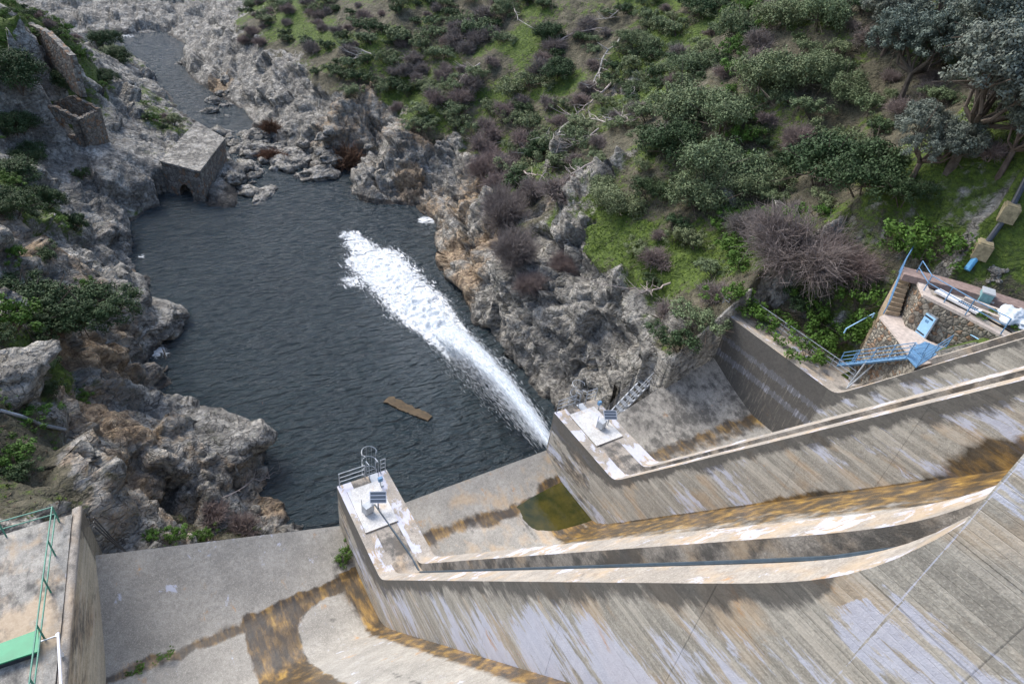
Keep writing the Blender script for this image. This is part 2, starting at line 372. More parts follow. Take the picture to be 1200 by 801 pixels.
for _ in range(2):
    gx[1:-1, 1:-1] = (gx[1:-1, 1:-1]*2+gx[:-2, 1:-1]+gx[2:, 1:-1]+gx[1:-1, :-2]+gx[1:-1, 2:])/6
    gy[1:-1, 1:-1] = (gy[1:-1, 1:-1]*2+gy[:-2, 1:-1]+gy[2:, 1:-1]+gy[1:-1, :-2]+gy[1:-1, 2:])/6
gx = np.clip(gx.ravel(), -3, 3); gy = np.clip(gy.ravel(), -3, 3)
NRM = np.stack([-gx, -gy, np.ones_like(gx)], 1); NRM /= np.linalg.norm(NRM, axis=1)[:, None]
P0 = np.stack([X, Y, Z], 1)
# --- what covers the ground: rock or soil, grass, ochre, wet
def blob(px, py, z, r, s=1.0):
    c = onz((px, py), z); return s*np.exp(-((X-c[0])**2+(Y-c[1])**2)/(r*r))
hd = np.maximum(D, 0)
n_a = fbm(P0*.11, 4, 3); n_b = fbm(P0*.35, 4, 9)
hR = Z-WZ
veg = np.where(LEFT, np.where(Y > 66, .27, .14)+.55*n_a+.25*n_b, sm(-1.5, 4.5, hR-np.interp(Y, [10, 25, 45, 52, 62, 80, 95, 150, 175], [8, 11.5, 11.5, 7.0, 5.2, 5.5, 6, 7, 5])+3.5*n_a+2*n_b))
for b in [(20, 40, -23, 7), (60, 30, -24.5, 6), (85, 48, -27, 3.5), (30, 60, -25, 4), (40, 125, -30, 3.5), (60, 75, -29, 3), (5, 210, -29, 5), (20, 500, -28, 2.6), (60, 520, -29.5, 1.8), (25, 545, -28, 2.2), (10, 590, -27.2, 2.2),
          (30, 450, -28.5, 2.0), (60, 572, -28, 2.6), (95, 540, -30.5, 1.6), (30, 520, -28, 3.0), (10, 390, -27, 3), (115, 125, -34, 2.0), (90, 155, -33.5, 2), (200, 628, -37.8, 2.0), (280, 625, -38.3, 1.8), (15, 250, -30, 2.5)]:
    veg = np.maximum(veg, blob(*b)*1.05)
veg = np.where(D < 0, 0, veg)*(1-sm(1.5, 2.4, np.hypot(gx, gy)))
for b in [(690, 235, -27, 2.6), (650, 200, -28.5, 2.2), (630, 250, -30, 2.0), (720, 180, -22, 2.2), (780, 130, -18, 2.2), (740, 60, -17, 2.5), (645, 300, -30, 2.0), (830, 280, -25, 1.8), (905, 270, -21, 1.0)]:
    veg = veg-blob(*b)*.8
gx_all = fbm(P0*np.array([.16, .16, .16]), 4, 21)
grass = .47+.9*gx_all
grass = np.where(LEFT, np.where(Y < 64, .42+.5*gx_all, .72+.3*gx_all), grass)
for b in [(560, 110, -22, 4.5), (620, 150, -24, 3.5), (430, 100, -28, 4.5), (520, 130, -26, 4), (560, 60, -22, 4), (380, 60, -28, 5), (980, 230, -15, 3), (1110, 210, -13, 3), (1160, 290, -15.5, 4), (1080, 270, -17, 3), (1180, 240, -13, 4), (700, 30, -15, 4), (790, 20, -14, 4),
          (860, 60, -12, 3), (1010, 130, -12, 3), (760, 290, -25, 1.5), (940, 100, -12, 3), (330, 30, -30, 5)]:
    grass = np.maximum(grass, blob(*b)*(.62+.9*gx_all+.35*n_b))
ochre = .20+.35*fbm(P0*.2, 3, 33)+np.where((~LEFT) & (Y > 50) & (Y < 100), .25, 0)+np.where(LEFT & (Y < 62), .24, 0)+np.where(LEFT & (Y >= 62), .05, 0)
for b in [(560, 250, -37, 4.5), (520, 300, -38.5, 4), (590, 230, -34, 4.0), (545, 330, -38, 3.5), (575, 290, -36, 3.5), (600, 200, -33, 3), (440, 145, -37, 4), (500, 190, -37, 4), (480, 225, -39, 3), (250, 90, -37, 4), (140, 500, -33.5, 2.2), (150, 560, -34.5, 2.0), (160, 300, -38, 1.2), (130, 420, -35, 2.4), (120, 480, -33, 2.2), (100, 420, -33, 1.8), (170, 520, -35.5, 1.8), (125, 380, -35, 1.5), (320, 560, -38.5, 1.6), (130, 590, -34, 2),
          (10, 290, -28, 2.0), (110, 560, -32.5, 1.6), (620, 200, -29, 2.0), (10, 440, -27.2, 1.5), (180, 455, -37, 1.3)]:
    ochre = np.maximum(ochre, blob(*b)*.95)
redr = blob(330, 575, -38.5, 1.6)
ochre = np.maximum(ochre, redr*1.3)
wet = np.clip(1.05-(Z-WZ)/.8, 0, 1)
# --- relief: fractured blocks on rock, soft lumps on soil
rockm = 1-sm(.35, .62, veg+.15*n_b)
near = np.clip(D, 0, 1.5)/1.5
ROT = np.array([[.83, .38, -.41], [-.25, .90, .35], [.50, -.19, .85]])
PR = P0@ROT.T
wob = np.stack([fbm(P0*.35, 2, 50+i) for i in range(3)], 1)*.5
f1, e1 = facets((PR+wob*1.5)*np.array([.145, .145, .30]), 60)
f2, e2 = facets((PR+wob)*np.array([.42, .5, .95]), 70)
f3, e3 = facets((PR+wob*.6)*np.array([1.15, 1.2, 2.2]), 80)
damp = (1-.9*np.clip(blob(80, 140, -32, 5.5)*1.5+blob(60, 168, -33, 5)*1.3+blob(215, 185, -36, 5)*1.1, 0, 1))*np.where((Y < 27) & (X > 34), .35, 1.0)*np.where((Y < 25.5) & (X < 7), .4, 1)
disp = rockm*(2.3*f1+.85*f2+.27*f3-.5*np.exp(-e1/.09)-.22*np.exp(-e2/.13)+.7*fbm(P0*.15, 2, 90))
disp = disp+(1-rockm)*(.75*fbm(P0*.35, 5, 91)+.22*f2)
deep = np.where(D < 0, np.clip(1+D/2.0, 0, 1)*.5, .45+.55*near)
disp = disp*deep*damp*np.interp(Y, [0, 80, 130], [1, .85, .5])
flat = ((Y < 24.4) & (X < -4.8)) | ((Y < 23.4) & (X > -6) & (X < 39))
disp = np.where(flat, 0, disp)
P1 = P0+NRM*disp[:, None]
bar = blob(300, 175, -40, 4.5)+blob(330, 190, -40, 4)+blob(380, 185, -40, 3)+blob(280, 205, -40, 3)
P1[:, 2] = np.where(D < 0, np.maximum(P1[:, 2], -43+3.15*np.clip(bar, 0, 1)+.25*f3), P1[:, 2])
ca_ = onz((208, 236), WZ); P1[:, 2] = np.where((X-ca_[0])**2+(Y-ca_[1]-1.2)**2 < 2.4**2, np.minimum(P1[:, 2], -40.5), P1[:, 2])
idx = (np.arange(nx-1)[:, None]*ny+np.arange(ny-1)[None, :]).ravel()
TF = np.stack([idx, idx+ny, idx+ny+1, idx+1], 1)
MASK = np.stack([veg, ochre, wet*np.where(D > -3, 1, 0), np.clip(grass, 0, 1)], 1)
ter = mesh_obj('hillside_terrain', P1, TF, M_ROCK, attr=MASK, smooth=False)
tag(ter, kind='structure')
BV = BVHTree.FromPolygons([tuple(v) for v in P1[::1]], [tuple(int(i) for i in f) for f in TF[::1]])
def at(px, py, off=0.0):
    v = ray((px, py)); r = BV.ray_cast(Vector((0, 0, 0)), Vector(v), 600)
    if r[0] is None: return None, None
    return np.array(r[0])+np.array([0, 0, off]), np.array(r[1])
def ground(x, y):
    r = BV.ray_cast(Vector((x, y, 30)), Vector((0, 0, -1)), 200)
    return (r[0].z if r[0] is not None else -30.0)

# ------------------------------------------------------------------ river
def foam_field(X, Y):
    F = np.zeros_like(X)
    def seg(a, b, r0, r1, s=1.0):
        nonlocal F
        a = np.array(a); b = np.array(b); e = b-a; t = np.clip(((X-a[0])*e[0]+(Y-a[1])*e[1])/(e*e).sum(), 0, 1)
        d = np.hypot(X-a[0]-t*e[0], Y-a[1]-t*e[1]); r = r0+(r1-r0)*t; F = np.maximum(F, s*np.exp(-(d/r)**2.2))
    seg((26.0, 45), (25.4, 54), 1.9, 3.6, 1.3); seg((25.4, 54), (24.6, 64), 3.9, 4.3, 1.0); seg((24.6, 63), (24.0, 71), 3.6, 2.0, .74)
    seg((24.5, 60), (20.5, 61), 2.5, 2.2, .62)
    for q, r, s in [((425, 187), 1.3, .95), ((372, 172), 1.6, .85), ((500, 258), 1.6, .9), ((497, 240), 1.3, .8), ((185, 412), 1.4, .75), ((150, 42), 3, .6), ((250, 140), 2.5, .45), ((282, 190), 1.5, .7), ((180, 378), .8, .7), ((165, 300), .9, .6), ((590, 420), 1.5, .5)]:
        c = onz(q, WZ); F = np.maximum(F, s*np.exp(-((X-c[0])**2+(Y-c[1])**2)/(r*r)))
    return F
wx = axis(-60, 45, lambda x: .28 if -4 < x < 40 else .8); wy = axis(18, 200, lambda y: .28 if y < 80 else .28+(y-80)*.006)
WX, WY = np.meshgrid(wx, wy, indexing='ij'); a, b = WX.ravel(), WY.ravel()
ff = foam_field(a, b)
pp = np.stack([a, b, a*0], 1)
wz = .035*fbm(pp*np.array([1.3, .8, 1]), 3, 5)+.22*np.clip(ff-.45, 0, 1)*(fbm(pp*1.6, 3, 6)+.6)
i0 = (np.arange(len(wx)-1)[:, None]*len(wy)+np.arange(len(wy)-1)[None, :]).ravel()
k = NM('river_water', .07); A = k.attr(); k.b.inputs['IOR'].default_value = 1.75
P = k.pos((.6, 1.5, 1), rot=(0, 0, .35)); P2 = k.pos((.5, 1.2, 1), rot=(0, 0, -.4))
h = k.math('ADD', k.math('MULTIPLY', k.noise(P, 1.0, 2, .5, .4), 1.6), k.math('ADD', k.math('MULTIPLY', k.noise(P2, 3.4, 3, .6, .6), .45), k.math('MULTIPLY', k.noise(k.pos((.7, 1.2, 1)), 8, 4, .65), .2)))
fo = th(k, A[0], k.noise(k.pos((1, .8, 1)), 1.5, 10, .82, 1.2), .52, .66, .85)
c = k.mix(k.noise(k.pos(), .12, 3), (.010, .024, .034), (.022, .042, .052))
k.col(k.mix(fo, c, (.80, .84, .87)))
k.l(k.ramp(fo, [(0., .10), (1., .8)]), k.b.inputs['Roughness'])
k.bump(h, 1.0, .95); M_WATER = k.m
water = mesh_obj('river_water', np.stack([a, b, WZ+wz], 1), np.stack([i0, i0+len(wy), i0+len(wy)+1, i0+1], 1), M_WATER, smooth=True, attr=np.stack([ff, ff, ff], 1))
tag(water, kind='structure')

# ------------------------------------------------------------------ dam
A1, B1, A2 = 4.63, 1.38, 8.78
YL = 23.25
def x0f(y): return -4.5-.12*(24-y)
XW = [6.5, 20.8, 35.1]; WW = [2.85, 3.35, 2.1]
# bay: left lip z, right lip z, left bottom (y,z), right bottom (y,z)
BAYS = [(-27.0, -31.5, (18.7, -29.6), (20.1, -32.1)), (-31.5, -31.5, (20.9, -32.1), (20.5, -32.65)), (-31.5, -27.5, (20.2, -32.1), (18.2, -29.5))]
def floor_z(b, t, y):
    l0, l1, p0, p1 = BAYS[b]
    lip = l0+(l1-l0)*t; yb = p0[0]+(p1[0]-p0[0])*t; zb = p0[1]+(p1[1]-p0[1])*t
    up = -A2-B1*y
    q = np.clip((y-yb)/(YL-yb), 0, 1); low = zb+(lip-zb)*q**1.25
    kx = .55; m = np.maximum(up, low)
    return m+kx*np.log(np.exp((up-m)/kx)+np.exp((low-m)/kx))-.0
def grid_faces(nu, nv, o=0, flip=False):
    i = (np.arange(nu-1)[:, None]*nv+np.arange(nv-1)[None, :]).ravel()+o
    F = np.stack([i, i+nv, i+nv+1, i+1], 1)
    return F[:, ::-1] if flip else F
dam = empty('dam', (14, 0, -40), 'grey board-marked concrete gravity dam whose three spillway chutes drop to the river', 'dam')
xr = [(lambda y: x0f(y)-.3, lambda y: XW[0]+.3), (lambda y: XW[0]+WW[0]-.3, lambda y: XW[1]+.3), (lambda y: XW[1]+WW[1]-.3, lambda y: XW[2]+.3)]
for bi in range(3):
    u = np.linspace(0, 1, 90); v = np.concatenate([np.linspace(-4, 12, 60), np.linspace(12.15, YL, 90)])
    U, Vv = np.meshgrid(u, v, indexing='ij'); U = U.ravel(); Yv = Vv.ravel()
    Xv = xr[bi][0](Yv)+(xr[bi][1](Yv)-xr[bi][0](Yv))*U
    Zv = floor_z(bi, U, Yv); Q = np.stack([Xv, Yv, Zv], 1)
    nz = fbm(Q*.9, 4, 11); nz2 = fbm(Q*2.5, 4, 12); Zv = Zv+.012*nz2
    l0, l1, p0, p1 = BAYS[bi]; yb = p0[0]+(p1[0]-p0[0])*U
    dtr = Yv-yb
    trg = np.exp(-((dtr+.1+.35*nz)/(.62 if bi else .38))**2); br = trg*(.74+.3*nz2)
    tan = .15+.4*nz; dark = np.zeros_like(U); white = np.zeros_like(U)+.1
    if bi == 0:
        # wet algae film beside the wall and the gold-brown runnel in the middle
        qx = np.maximum(np.interp(Yv, [8, 15, 19], [4.9, 4.4, 4.1])-Xv, 0); qy = np.maximum(dtr+.5+1.6, 0); dh = np.hypot(qx, qy)-1.6      # rounded apron: distance outside its edge
        lft = sm(.15, .55, Xv-.25*nz); chan = sm(-.2, .25, dh+.35*nz)*lft*(1-sm(.2, .65, dtr+.4*nz))
        br = np.maximum(br, .92*chan); gold = np.exp(-((Xv-.75-.15*nz)/.35)**2)*(dtr < .3)
        conc = fbm(np.stack([dh*2.4, Yv*.12, dh*0], 1), 4, 18); rim = np.exp(-((dh+.9)/.7)**2)
        side = np.exp(-(np.maximum(XW[0]-Xv-.2, 0)/np.interp(Yv, [0, 14, 19], [.35, .6, 1.1]))**2)
        br = np.maximum(br, side*np.where(Yv < yb+.6, 1, .2))
        dark = np.where(dtr > .2, .42*np.exp(-((Xv-5.8)/1.2)**2)+.3*nz, 0)+np.where((dh < 0) & (Xv > 2), .22+.7*conc+.25*rim*sm(17, 19, Yv), 0)+.75*chan*(1-gold)*(.6+.8*nz)
        white = .3+.2*nz2
    strk = fbm(np.stack([Xv*2.6+.5*nz, Yv*.22, Xv*0], 1), 4, 15)
    if bi == 0: dark = dark+0
    if bi == 1:
        side = np.exp(-(np.maximum(XW[1]-Xv, 0)/np.interp(Yv, [0, 6, 12, 17, 20, 22], [3.4, 3.4, 3.6, 3.6, 3.4, 1.3]))**4)*(.92+.5*strk)
        br = np.maximum(br, side*np.where(Yv < yb+.9, 1, np.clip(1-(dtr-.9)*2, 0, 1)))
        dark = np.where(dtr > .2, .35*np.exp(-((Xv-18)/2)**2), 0)
        tan = .38+.5*nz; dark = dark+np.where(Yv < yb+.3, .25+.5*strk, 0)
    if bi == 2:
        dark = np.where(dtr > .1, .50+.35*nz, .3)
        trg = np.maximum(trg, np.exp(-((dtr+.6)/.9)**2)*.9); br = np.maximum(br, trg*.62)
        tan = .2+.2*nz
    dark = np.maximum(dark, trg*(.62+.3*nz))
    o = mesh_obj('spillway_chute', np.stack([Xv, Yv, Zv], 1), grid_faces(len(u), len(v)), M_FLOOR, dam, smooth=True, attr=np.stack([white, br, dark, tan], 1))
    o['label'] = ['left spillway chute with mossy trough and gold-brown wet runnel', 'middle spillway chute with golden algae film along the wall', 'right spillway chute with dark stained lip and brown trough'][bi]
    # front of the sill down into the river
    xs = np.linspace(xr[bi][0](YL), xr[bi][1](YL), 40); z1 = floor_z(bi, np.linspace(0, 1, 40), np.full(40, YL))+.002
    vv = np.linspace(0, 1, 14); VX, VV = np.meshgrid(xs, vv, indexing='ij'); Z1 = np.repeat(z1, 14)
    PZ = Z1+( -43-Z1)*VV.ravel()
    # a thin rounded lip nose
    mesh_obj('sill_face', np.stack([VX.ravel(), np.full(VX.size, YL)+.03*np.sin(VV.ravel()*30)*0, PZ], 1), grid_faces(40, 14, flip=True), M_FLOOR, dam, attr=np.stack([VV.ravel()*0+.1, VV.ravel()*.2, VV.ravel()*.3+.4, VV.ravel()*0+.2], 1))

def wall_mask(kind, Yv, Zv, depth):
    """depth = metres below the top edge"""
    Q = np.stack([Yv*.35, Zv*1.2, Yv*0+kind*9.1], 1); n = fbm(Q, 4, 40+kind); n2 = fbm(Q*2.2, 3, 45+kind)
    dark = np.clip(1.25-depth/(1.3+1.3*n), 0, 1)*.72+.08+.35*n2
    white = .05+np.where(depth > .6, .34+.6*n, 0); tan = .38+.6*n2; br = np.zeros_like(Yv)
    if kind == 0:
        white = white+.30*np.exp(-((Yv-4)/5)**2)*sm(.7, 2, depth)+.3*n2
        tan += .15*sm(12, 3, Yv)
        dark = dark*np.where(Yv < 1.5, .3, 1)
        dark += .35*sm(15, 20, Yv)
        br = np.exp(-(depth-4.9)**2)*.3
    if kind == 1:
        dark += .30*sm(15, 19, Yv)+.05
        br = np.clip(sm(3.0, 4.1, depth+.8*n)*np.exp(-((Yv-7.6)/1.3)**2)*1.1+sm(1.8, 3.4, depth+.6*n2)*np.exp(-((Yv-3.0)/1.5)**2)*1.1, 0, 1)
        br = np.maximum(br, sm(3.9, 4.2, depth)*np.where(Yv < 17, .9, 0))
    if kind == 2:
        flatp = sm(13.5, 15, Yv)
        dark = dark*(1-flatp)+flatp*(.68+.4*np.exp(-((depth-.7)/.6)**2)); white = white*(1-flatp)+flatp*(.22+.62*np.exp(-((depth-1.75-.1*n)/.26)**2)+.75*np.exp(-((depth-3.0)/.26)**2))
        tan = tan-.25
    return np.stack([white, br, dark, tan], 1)

WALLS = []
def top_line(i, y, lift=0.0):
    flat = [-28.0, -28.0, -24.0][i]
    up = -A1-B1*y+lift; k_ = .22; m = np.maximum(up, flat)
    z = m+k_*np.log(np.exp((up-m)/k_)+np.exp((flat-m)/k_))
    z = z+1.1*np.exp(-np.maximum(y-.9, 0)/.35)
    return np.where(y < .89, -.4, z)
names = [('divider_wall', 'long concrete divider wall with a pipe in its channel, nearer of the two piers', 'dividing wall'),
         ('divider_wall', 'middle concrete divider wall and pier, beside the white water jet', 'dividing wall'),
         ('training_wall', 'dark streaked right-hand concrete side wall with a railed walkway on top', 'side wall')]
for i in range(3):
    xl, ww = XW[i], WW[i]; tip = YL if i < 2 else 24.2
    root = empty(names[i][0], (xl+ww/2, tip-2, -42), names[i][1], names[i][2], 'walls of the spillway')
    ys = np.concatenate([[-4, -2, 0, .86, .90, 1.0, 1.15], np.linspace(1.3, 14, 85), np.linspace(14.15, tip, 62)])
    # left face
    for side in (0, 1):
        b, t = (i, 1.0) if side == 0 else (i+1, 0.0)
        if b < 3: zb = floor_z(b, t, np.minimum(ys, YL))-.4; zb = np.where(ys > YL-.02, -43, zb)
        else: zb = np.full(len(ys), -42.0)
        zt = top_line(i, ys)
        if i == 2 and side == 1: zt = top_line(i, ys, .45)
        nj = 26; jj = np.linspace(0, 1, nj)
        yy = np.repeat(ys, nj); zz = (zb[:, None]+(zt-zb)[:, None]*jj[None, :]).ravel(); xx = np.full(len(yy), xl if side == 0 else xl+ww)
        dep = np.repeat(zt, nj)-zz
        m = wall_mask(i, yy, zz, np.where(yy < .9, np.maximum(-A1-B1*yy-zz, 0)+1.5, dep))
        if i == 2 and side == 0:
            k0 = int(np.searchsorted(ys, 14.6)); lo = slice(0, (k0+1)*nj); hi = slice(k0*nj, None); Pw = np.stack([xx, yy, zz], 1)
            mesh_obj('wall_side', Pw[lo], grid_faces(k0+1, nj), M_WALL, root, attr=m[lo])
            o = mesh_obj('wall_side', Pw[hi], grid_faces(len(ys)-k0, nj), M_DRIP, root, attr=m[hi]); o['label'] = 'dark drip-streaked level part of the side wall with white bands'
        else:
            mesh_obj('wall_side', np.stack([xx, yy, zz], 1), grid_faces(len(ys), nj, flip=(side == 1)), M_WALL, root, attr=m)
    # top: near parapet, channel, far parapet
    fr = [0, .27, .27, .69, .69, 1.0] if i < 2 else [0, .3, .3, .62, .62, 1.0]
    prof = []
    for y in ys:
        zt = float(top_line(i, np.array([y]))[0]); kk = [16.9, 16.9, 13.6][i]
        dpt = (1.2 if i < 2 else .5)*float(sm(kk+.3, kk-1.2, np.array([y]))[()] if False else (1-np.clip((y-(kk-1.2))/1.5, 0, 1)))
        if y < .89: dpt = 0
        lift = (.45*(1-np.clip((y-(kk-1.2))/1.5, 0, 1)) if (i == 2 and y >= .89) else 0)
        prof.append([zt, zt, zt-dpt, zt-dpt, zt+lift, zt+lift])
    prof = np.array(prof); xs = xl+np.array(fr)*ww
    parts = [('parapet_top', 0, 0, 1, 8), ('channel_side', 1, 1, 2, 8), ('channel_floor', 2, 2, 3, 6), ('channel_side', 3, 3, 4, 12), ('parapet_top', 0, 4, 5, 8)]
    for pn_, kd_, a_, b_, nn_ in parts:
        t_ = np.linspace(0, 1, nn_); TT_, II_ = np.meshgrid(t_, np.arange(len(ys)), indexing='ij'); TT_, II_ = TT_.ravel(), II_.ravel()
        VT = np.stack([xs[a_]+(xs[b_]-xs[a_])*TT_, ys[II_], prof[II_, a_]*(1-TT_)+prof[II_, b_]*TT_], 1)
        q = fbm(VT*1.1, 4, 14+a_); q2 = fbm(VT*np.array([1, 2.5, .4]), 4, 24+a_)
        if kd_ == 0: mk = np.stack([.40+.45*q+(.16*sm(16.5, 18, VT[:, 1]) if i < 2 else 0), q*0, .22+.4*q2, .50+.5*q], 1)
        else: mk = np.stack([.15+.3*q, q*0, .52+.5*q2, .42+.6*q], 1)
        if a_ == 0 or a_ == 4: VT[:, 2] += .001*a_
        mesh_obj(pn_, VT, grid_faces(nn_, len(ys)), M_CONC, root, attr=mk)
    # nose of the pier above the river
    gx_ = np.linspace(xl, xl+ww, 12); gz_ = np.linspace(-43, [-28, -28, -24][i]+.02, 50)
    GXx, GZz = np.meshgrid(gx_, gz_, indexing='ij')
    mm = wall_mask(i, np.full(GXx.size, tip), GZz.ravel(), gz_[-1]-GZz.ravel())
    mesh_obj('wall_nose', np.stack([GXx.ravel(), np.full(GXx.size, tip), GZz.ravel()], 1), grid_faces(12, 50, flip=True), M_WALL, root, attr=mm)
    WALLS.append(root)

# ------------------------------------------------------------------ foliage
def leaf_material(name, c, var=.5, rough=.7):
    k = NM(name, rough); P = k.pos(); n = k.noise(P, 2.2, 4, .6); r = k.rnd()
    a = tuple(x*(1-var) for x in c); b = tuple(min(1, x*(1+var)) for x in c)
    col = k.mix(k.ramp(n, [(.35, 0.), (.65, 1.)]), a, b)
    col = k.mix(k.math('MULTIPLY', r, .45), col, (c[0]*1.5, c[1]*1.15, c[2]*1.1))
    k.col(col); k.b.inputs['Specular IOR Level'].default_value = .25; return k.m
M_HOLM = leaf_material('holm_oak_leaves', (.115, .145, .12)); M_DARKLEAF = leaf_material('dark_leaves', (.042, .075, .030))
M_OLIVE = leaf_material('grey_green_leaves', (.125, .17, .085)); M_BRIGHT = leaf_material('fresh_green_leaves', (.06, .13, .02))
M_TWIG = leaf_material('bare_twigs', (.20, .18, .17), .4, .9); M_BARK = leaf_material('grey_bark', (.10, .085, .07), .4, .9)
M_BROWN = leaf_material('russet_twigs', (.12, .075, .05), .4, .9); M_DEAD = leaf_material('bleached_wood', (.36, .34, .315), .25, .9)
M_GRASS = leaf_material('grass_blades', (.07, .12, .015), .5); M_LITTER = leaf_material('dry_litter', (.11, .085, .06), .5)

def leaves(centers, per, spread, size, rng, flat=.8, up=.35):
    n = len(centers)*per; C0 = np.repeat(centers, per, axis=0)
    d = rng.normal(size=(n, 3)); d /= np.linalg.norm(d, axis=1)[:, None]
    r = spread*rng.random(n)**.45
    Cn = C0+d*r[:, None]*np.array([1, 1, flat])
    nr = d+np.array([0, 0, up])+rng.normal(size=(n, 3))*.45; nr /= np.linalg.norm(nr, axis=1)[:, None]
    a = np.cross(nr, rng.normal(size=(n, 3))); a /= np.linalg.norm(a, axis=1)[:, None]+1e-9; b = np.cross(nr, a)
    s = size*(.6+.8*rng.random(n))[:, None]
    V = np.stack([Cn-a*s, Cn-b*s*.55, Cn+a*s, Cn+b*s*.55], 1).reshape(-1, 3)
    return V, np.arange(n*4).reshape(n, 4)
def crown_points(rng, lobes, n, shell=.72):
    """tuft centres over a set of ellipsoid lobes (x,y,z,rx,ry,rz)"""
    L = np.array(lobes); w_ = (L[:, 3]*L[:, 4]); w_ /= w_.sum(); i = rng.choice(len(L), n, p=w_)
    d = rng.normal(size=(n, 3)); d[:, 2] = np.abs(d[:, 2])*1.0-.25*np.abs(d[:, 2]) if False else d[:, 2]; d /= np.linalg.norm(d, axis=1)[:, None]
    d[:, 2] = np.where(d[:, 2] < -.35, -d[:, 2], d[:, 2])
    r = shell+(1-shell)*rng.random(n)
    return L[i, :3]+d*r[:, None]*L[i, 3:]
def sticks(segs, n=4):
    m = MB()
    for a, b, r1, r2 in segs: m.tube([a, b], r1, n, r2, cap=False)
    return m
def branch_tree(rng, base, direction, length, r, depth, out, ends, spread=.7, kids=3):
    e = np.array(base)+np.array(direction)*length; mid = (np.array(base)+e)/2+rng.normal(size=3)*length*.07
    out.append((base, mid, r, r*.8)); out.append((mid, e, r*.8, r*.6))
    if depth == 0: ends.append(e); return
    for _ in range(kids):
        d = np.array(direction)+rng.normal(size=3)*spread; d[2] = d[2]*.8+.1; d /= np.linalg.norm(d)
        branch_tree(rng, mid+(e-mid)*rng.random() if rng.random() < .4 else e, d, length*(.55+.3*rng.random()), r*.6, depth-1, out, ends, spread, kids)

def make_tree(name, label, cat, group, seed, mat, rad, height, lobes_n, tufts, per, tsize, lsize, flatc=.6):
    rng = np.random.default_rng(seed); root = empty(name, (0, 0, 0), label, cat, group)
    L = []
    for i in range(lobes_n):
        a = rng.random()*6.28; q = rad*.68*math.sqrt(rng.random()); rr = rad*(.28+.22*rng.random())
        L.append((q*math.cos(a), q*math.sin(a), height*(.72+.28*rng.random())-q*q/rad*.28, rr, rr, rr*flatc))
    C_ = crown_points(rng, L, tufts); V, F = leaves(C_, per, tsize, lsize, rng)
    mesh_obj('crown', V, F, mat, root, world=False)
    segs = []; segs.append(((0, 0, -1.0), (.1, .05, height*.38), .05*rad+.06, .035*rad+.05))
    for l in L:
        e = np.array(l[:3]); m_ = np.array((.1, .05, height*.38))*.45+e*.55+rng.normal(size=3)*.15*rad*.4; m_[2] -= .12*height
        segs += [((.1, .05, height*.36), m_, .035*rad, .022*rad), (m_, e, .022*rad, .01*rad)]
        for _ in range(4):
            segs.append((e*.6+m_*.4, e+rng.normal(size=3)*l[3]*.55, .012*rad, .005*rad))
    sticks(segs, 6).build('trunk', M_BARK, root, world=False); remember(root); return root
def make_shrub(name, label, cat, group, seed, mat, tufts=46, per=52, lsize=.05, flatc=.75, upright=0):
    rng = np.random.default_rng(seed); root = empty(name, (0, 0, 0), label, cat, group)
    L = [(rng.normal()*.38, rng.normal()*.38, .42+.25*rng.random(), .42+.25*rng.random(), .42+.25*rng.random(), (.36+.2*rng.random())*(1+upright)) for _ in range(6)]
    V, F = leaves(crown_points(rng, L, tufts, .55), per, .19, lsize, rng, 1.0)
    mesh_obj('foliage', V, F, mat, root, world=False)
    segs = [((0, 0, -.25), np.array(l[:3])*.9, .03, .012) for l in L]
    for l in L:
        for _ in range(5): segs.append((np.array(l[:3])*.6, np.array(l[:3])+rng.normal(size=3)*.4, .012, .005))
    sticks(segs, 4).build('stem', M_BARK, root, world=False); remember(root); return root
def make_bare(name, label, cat, group, seed, mat, n=620, r=.0125, drop=.0, haze=900):
    """leafless bush: stems fanning from the root, each forking into fine twigs"""
    rng = np.random.default_rng(seed); root = empty(name, (0, 0, 0), label, cat, group); segs = []; fine = []
    for i in range(16):
        a = rng.random()*6.28; el = .45+.9*rng.random(); d = np.array([math.cos(a)*math.cos(el), math.sin(a)*math.cos(el), math.sin(el)])
        e = d*(.5+.25*rng.random()); segs.append((np.array([0, 0, -.2]), e, r*2.0, r*1.4))
        for j in range(n//16):
            s = e*(.4+.6*rng.random()); d2 = d+rng.normal(size=3)*.55; d2 /= np.linalg.norm(d2); e2 = s+d2*(.22+.3*rng.random()); fine.append((s, e2, r))
            d3 = d2+rng.normal(size=3)*.7; e3 = e2+d3/np.linalg.norm(d3)*(.12+.2*rng.random()); fine.append((e2, e3, r*.7)); 
            d3 = d2+rng.normal(size=3)*.7; e3 = (s+e2)/2+d3/np.linalg.norm(d3)*(.14+.2*rng.random()); fine.append(((s+e2)/2, e3, r*.7))
    m = sticks(segs, 5)
    A_ = np.array([f[0] for f in fine]); B_ = np.array([f[1] for f in fine]); R_ = np.array([f[2] for f in fine])[:, None]
    t = B_-A_; p = np.cross(t, rng.normal(size=t.shape)); p /= np.linalg.norm(p, axis=1)[:, None]+1e-9; q = np.cross(p, t); q /= np.linalg.norm(q, axis=1)[:, None]+1e-9
    tri = [p, -.5*p+.87*q, -.5*p-.87*q]; N = len(fine)
    V = np.concatenate([A_+R_*x for x in tri]+[B_+R_*.5*x for x in tri]); i = np.arange(N)
    F = np.concatenate([np.stack([i+a*N, i+b*N, i+(b+3)*N, i+(a+3)*N], 1) for a, b in ((0, 1), (1, 2), (2, 0))])
    m.build('stems', mat, root, world=False); mesh_obj('twigs', V, F, mat, root, world=False); remember(root); return root

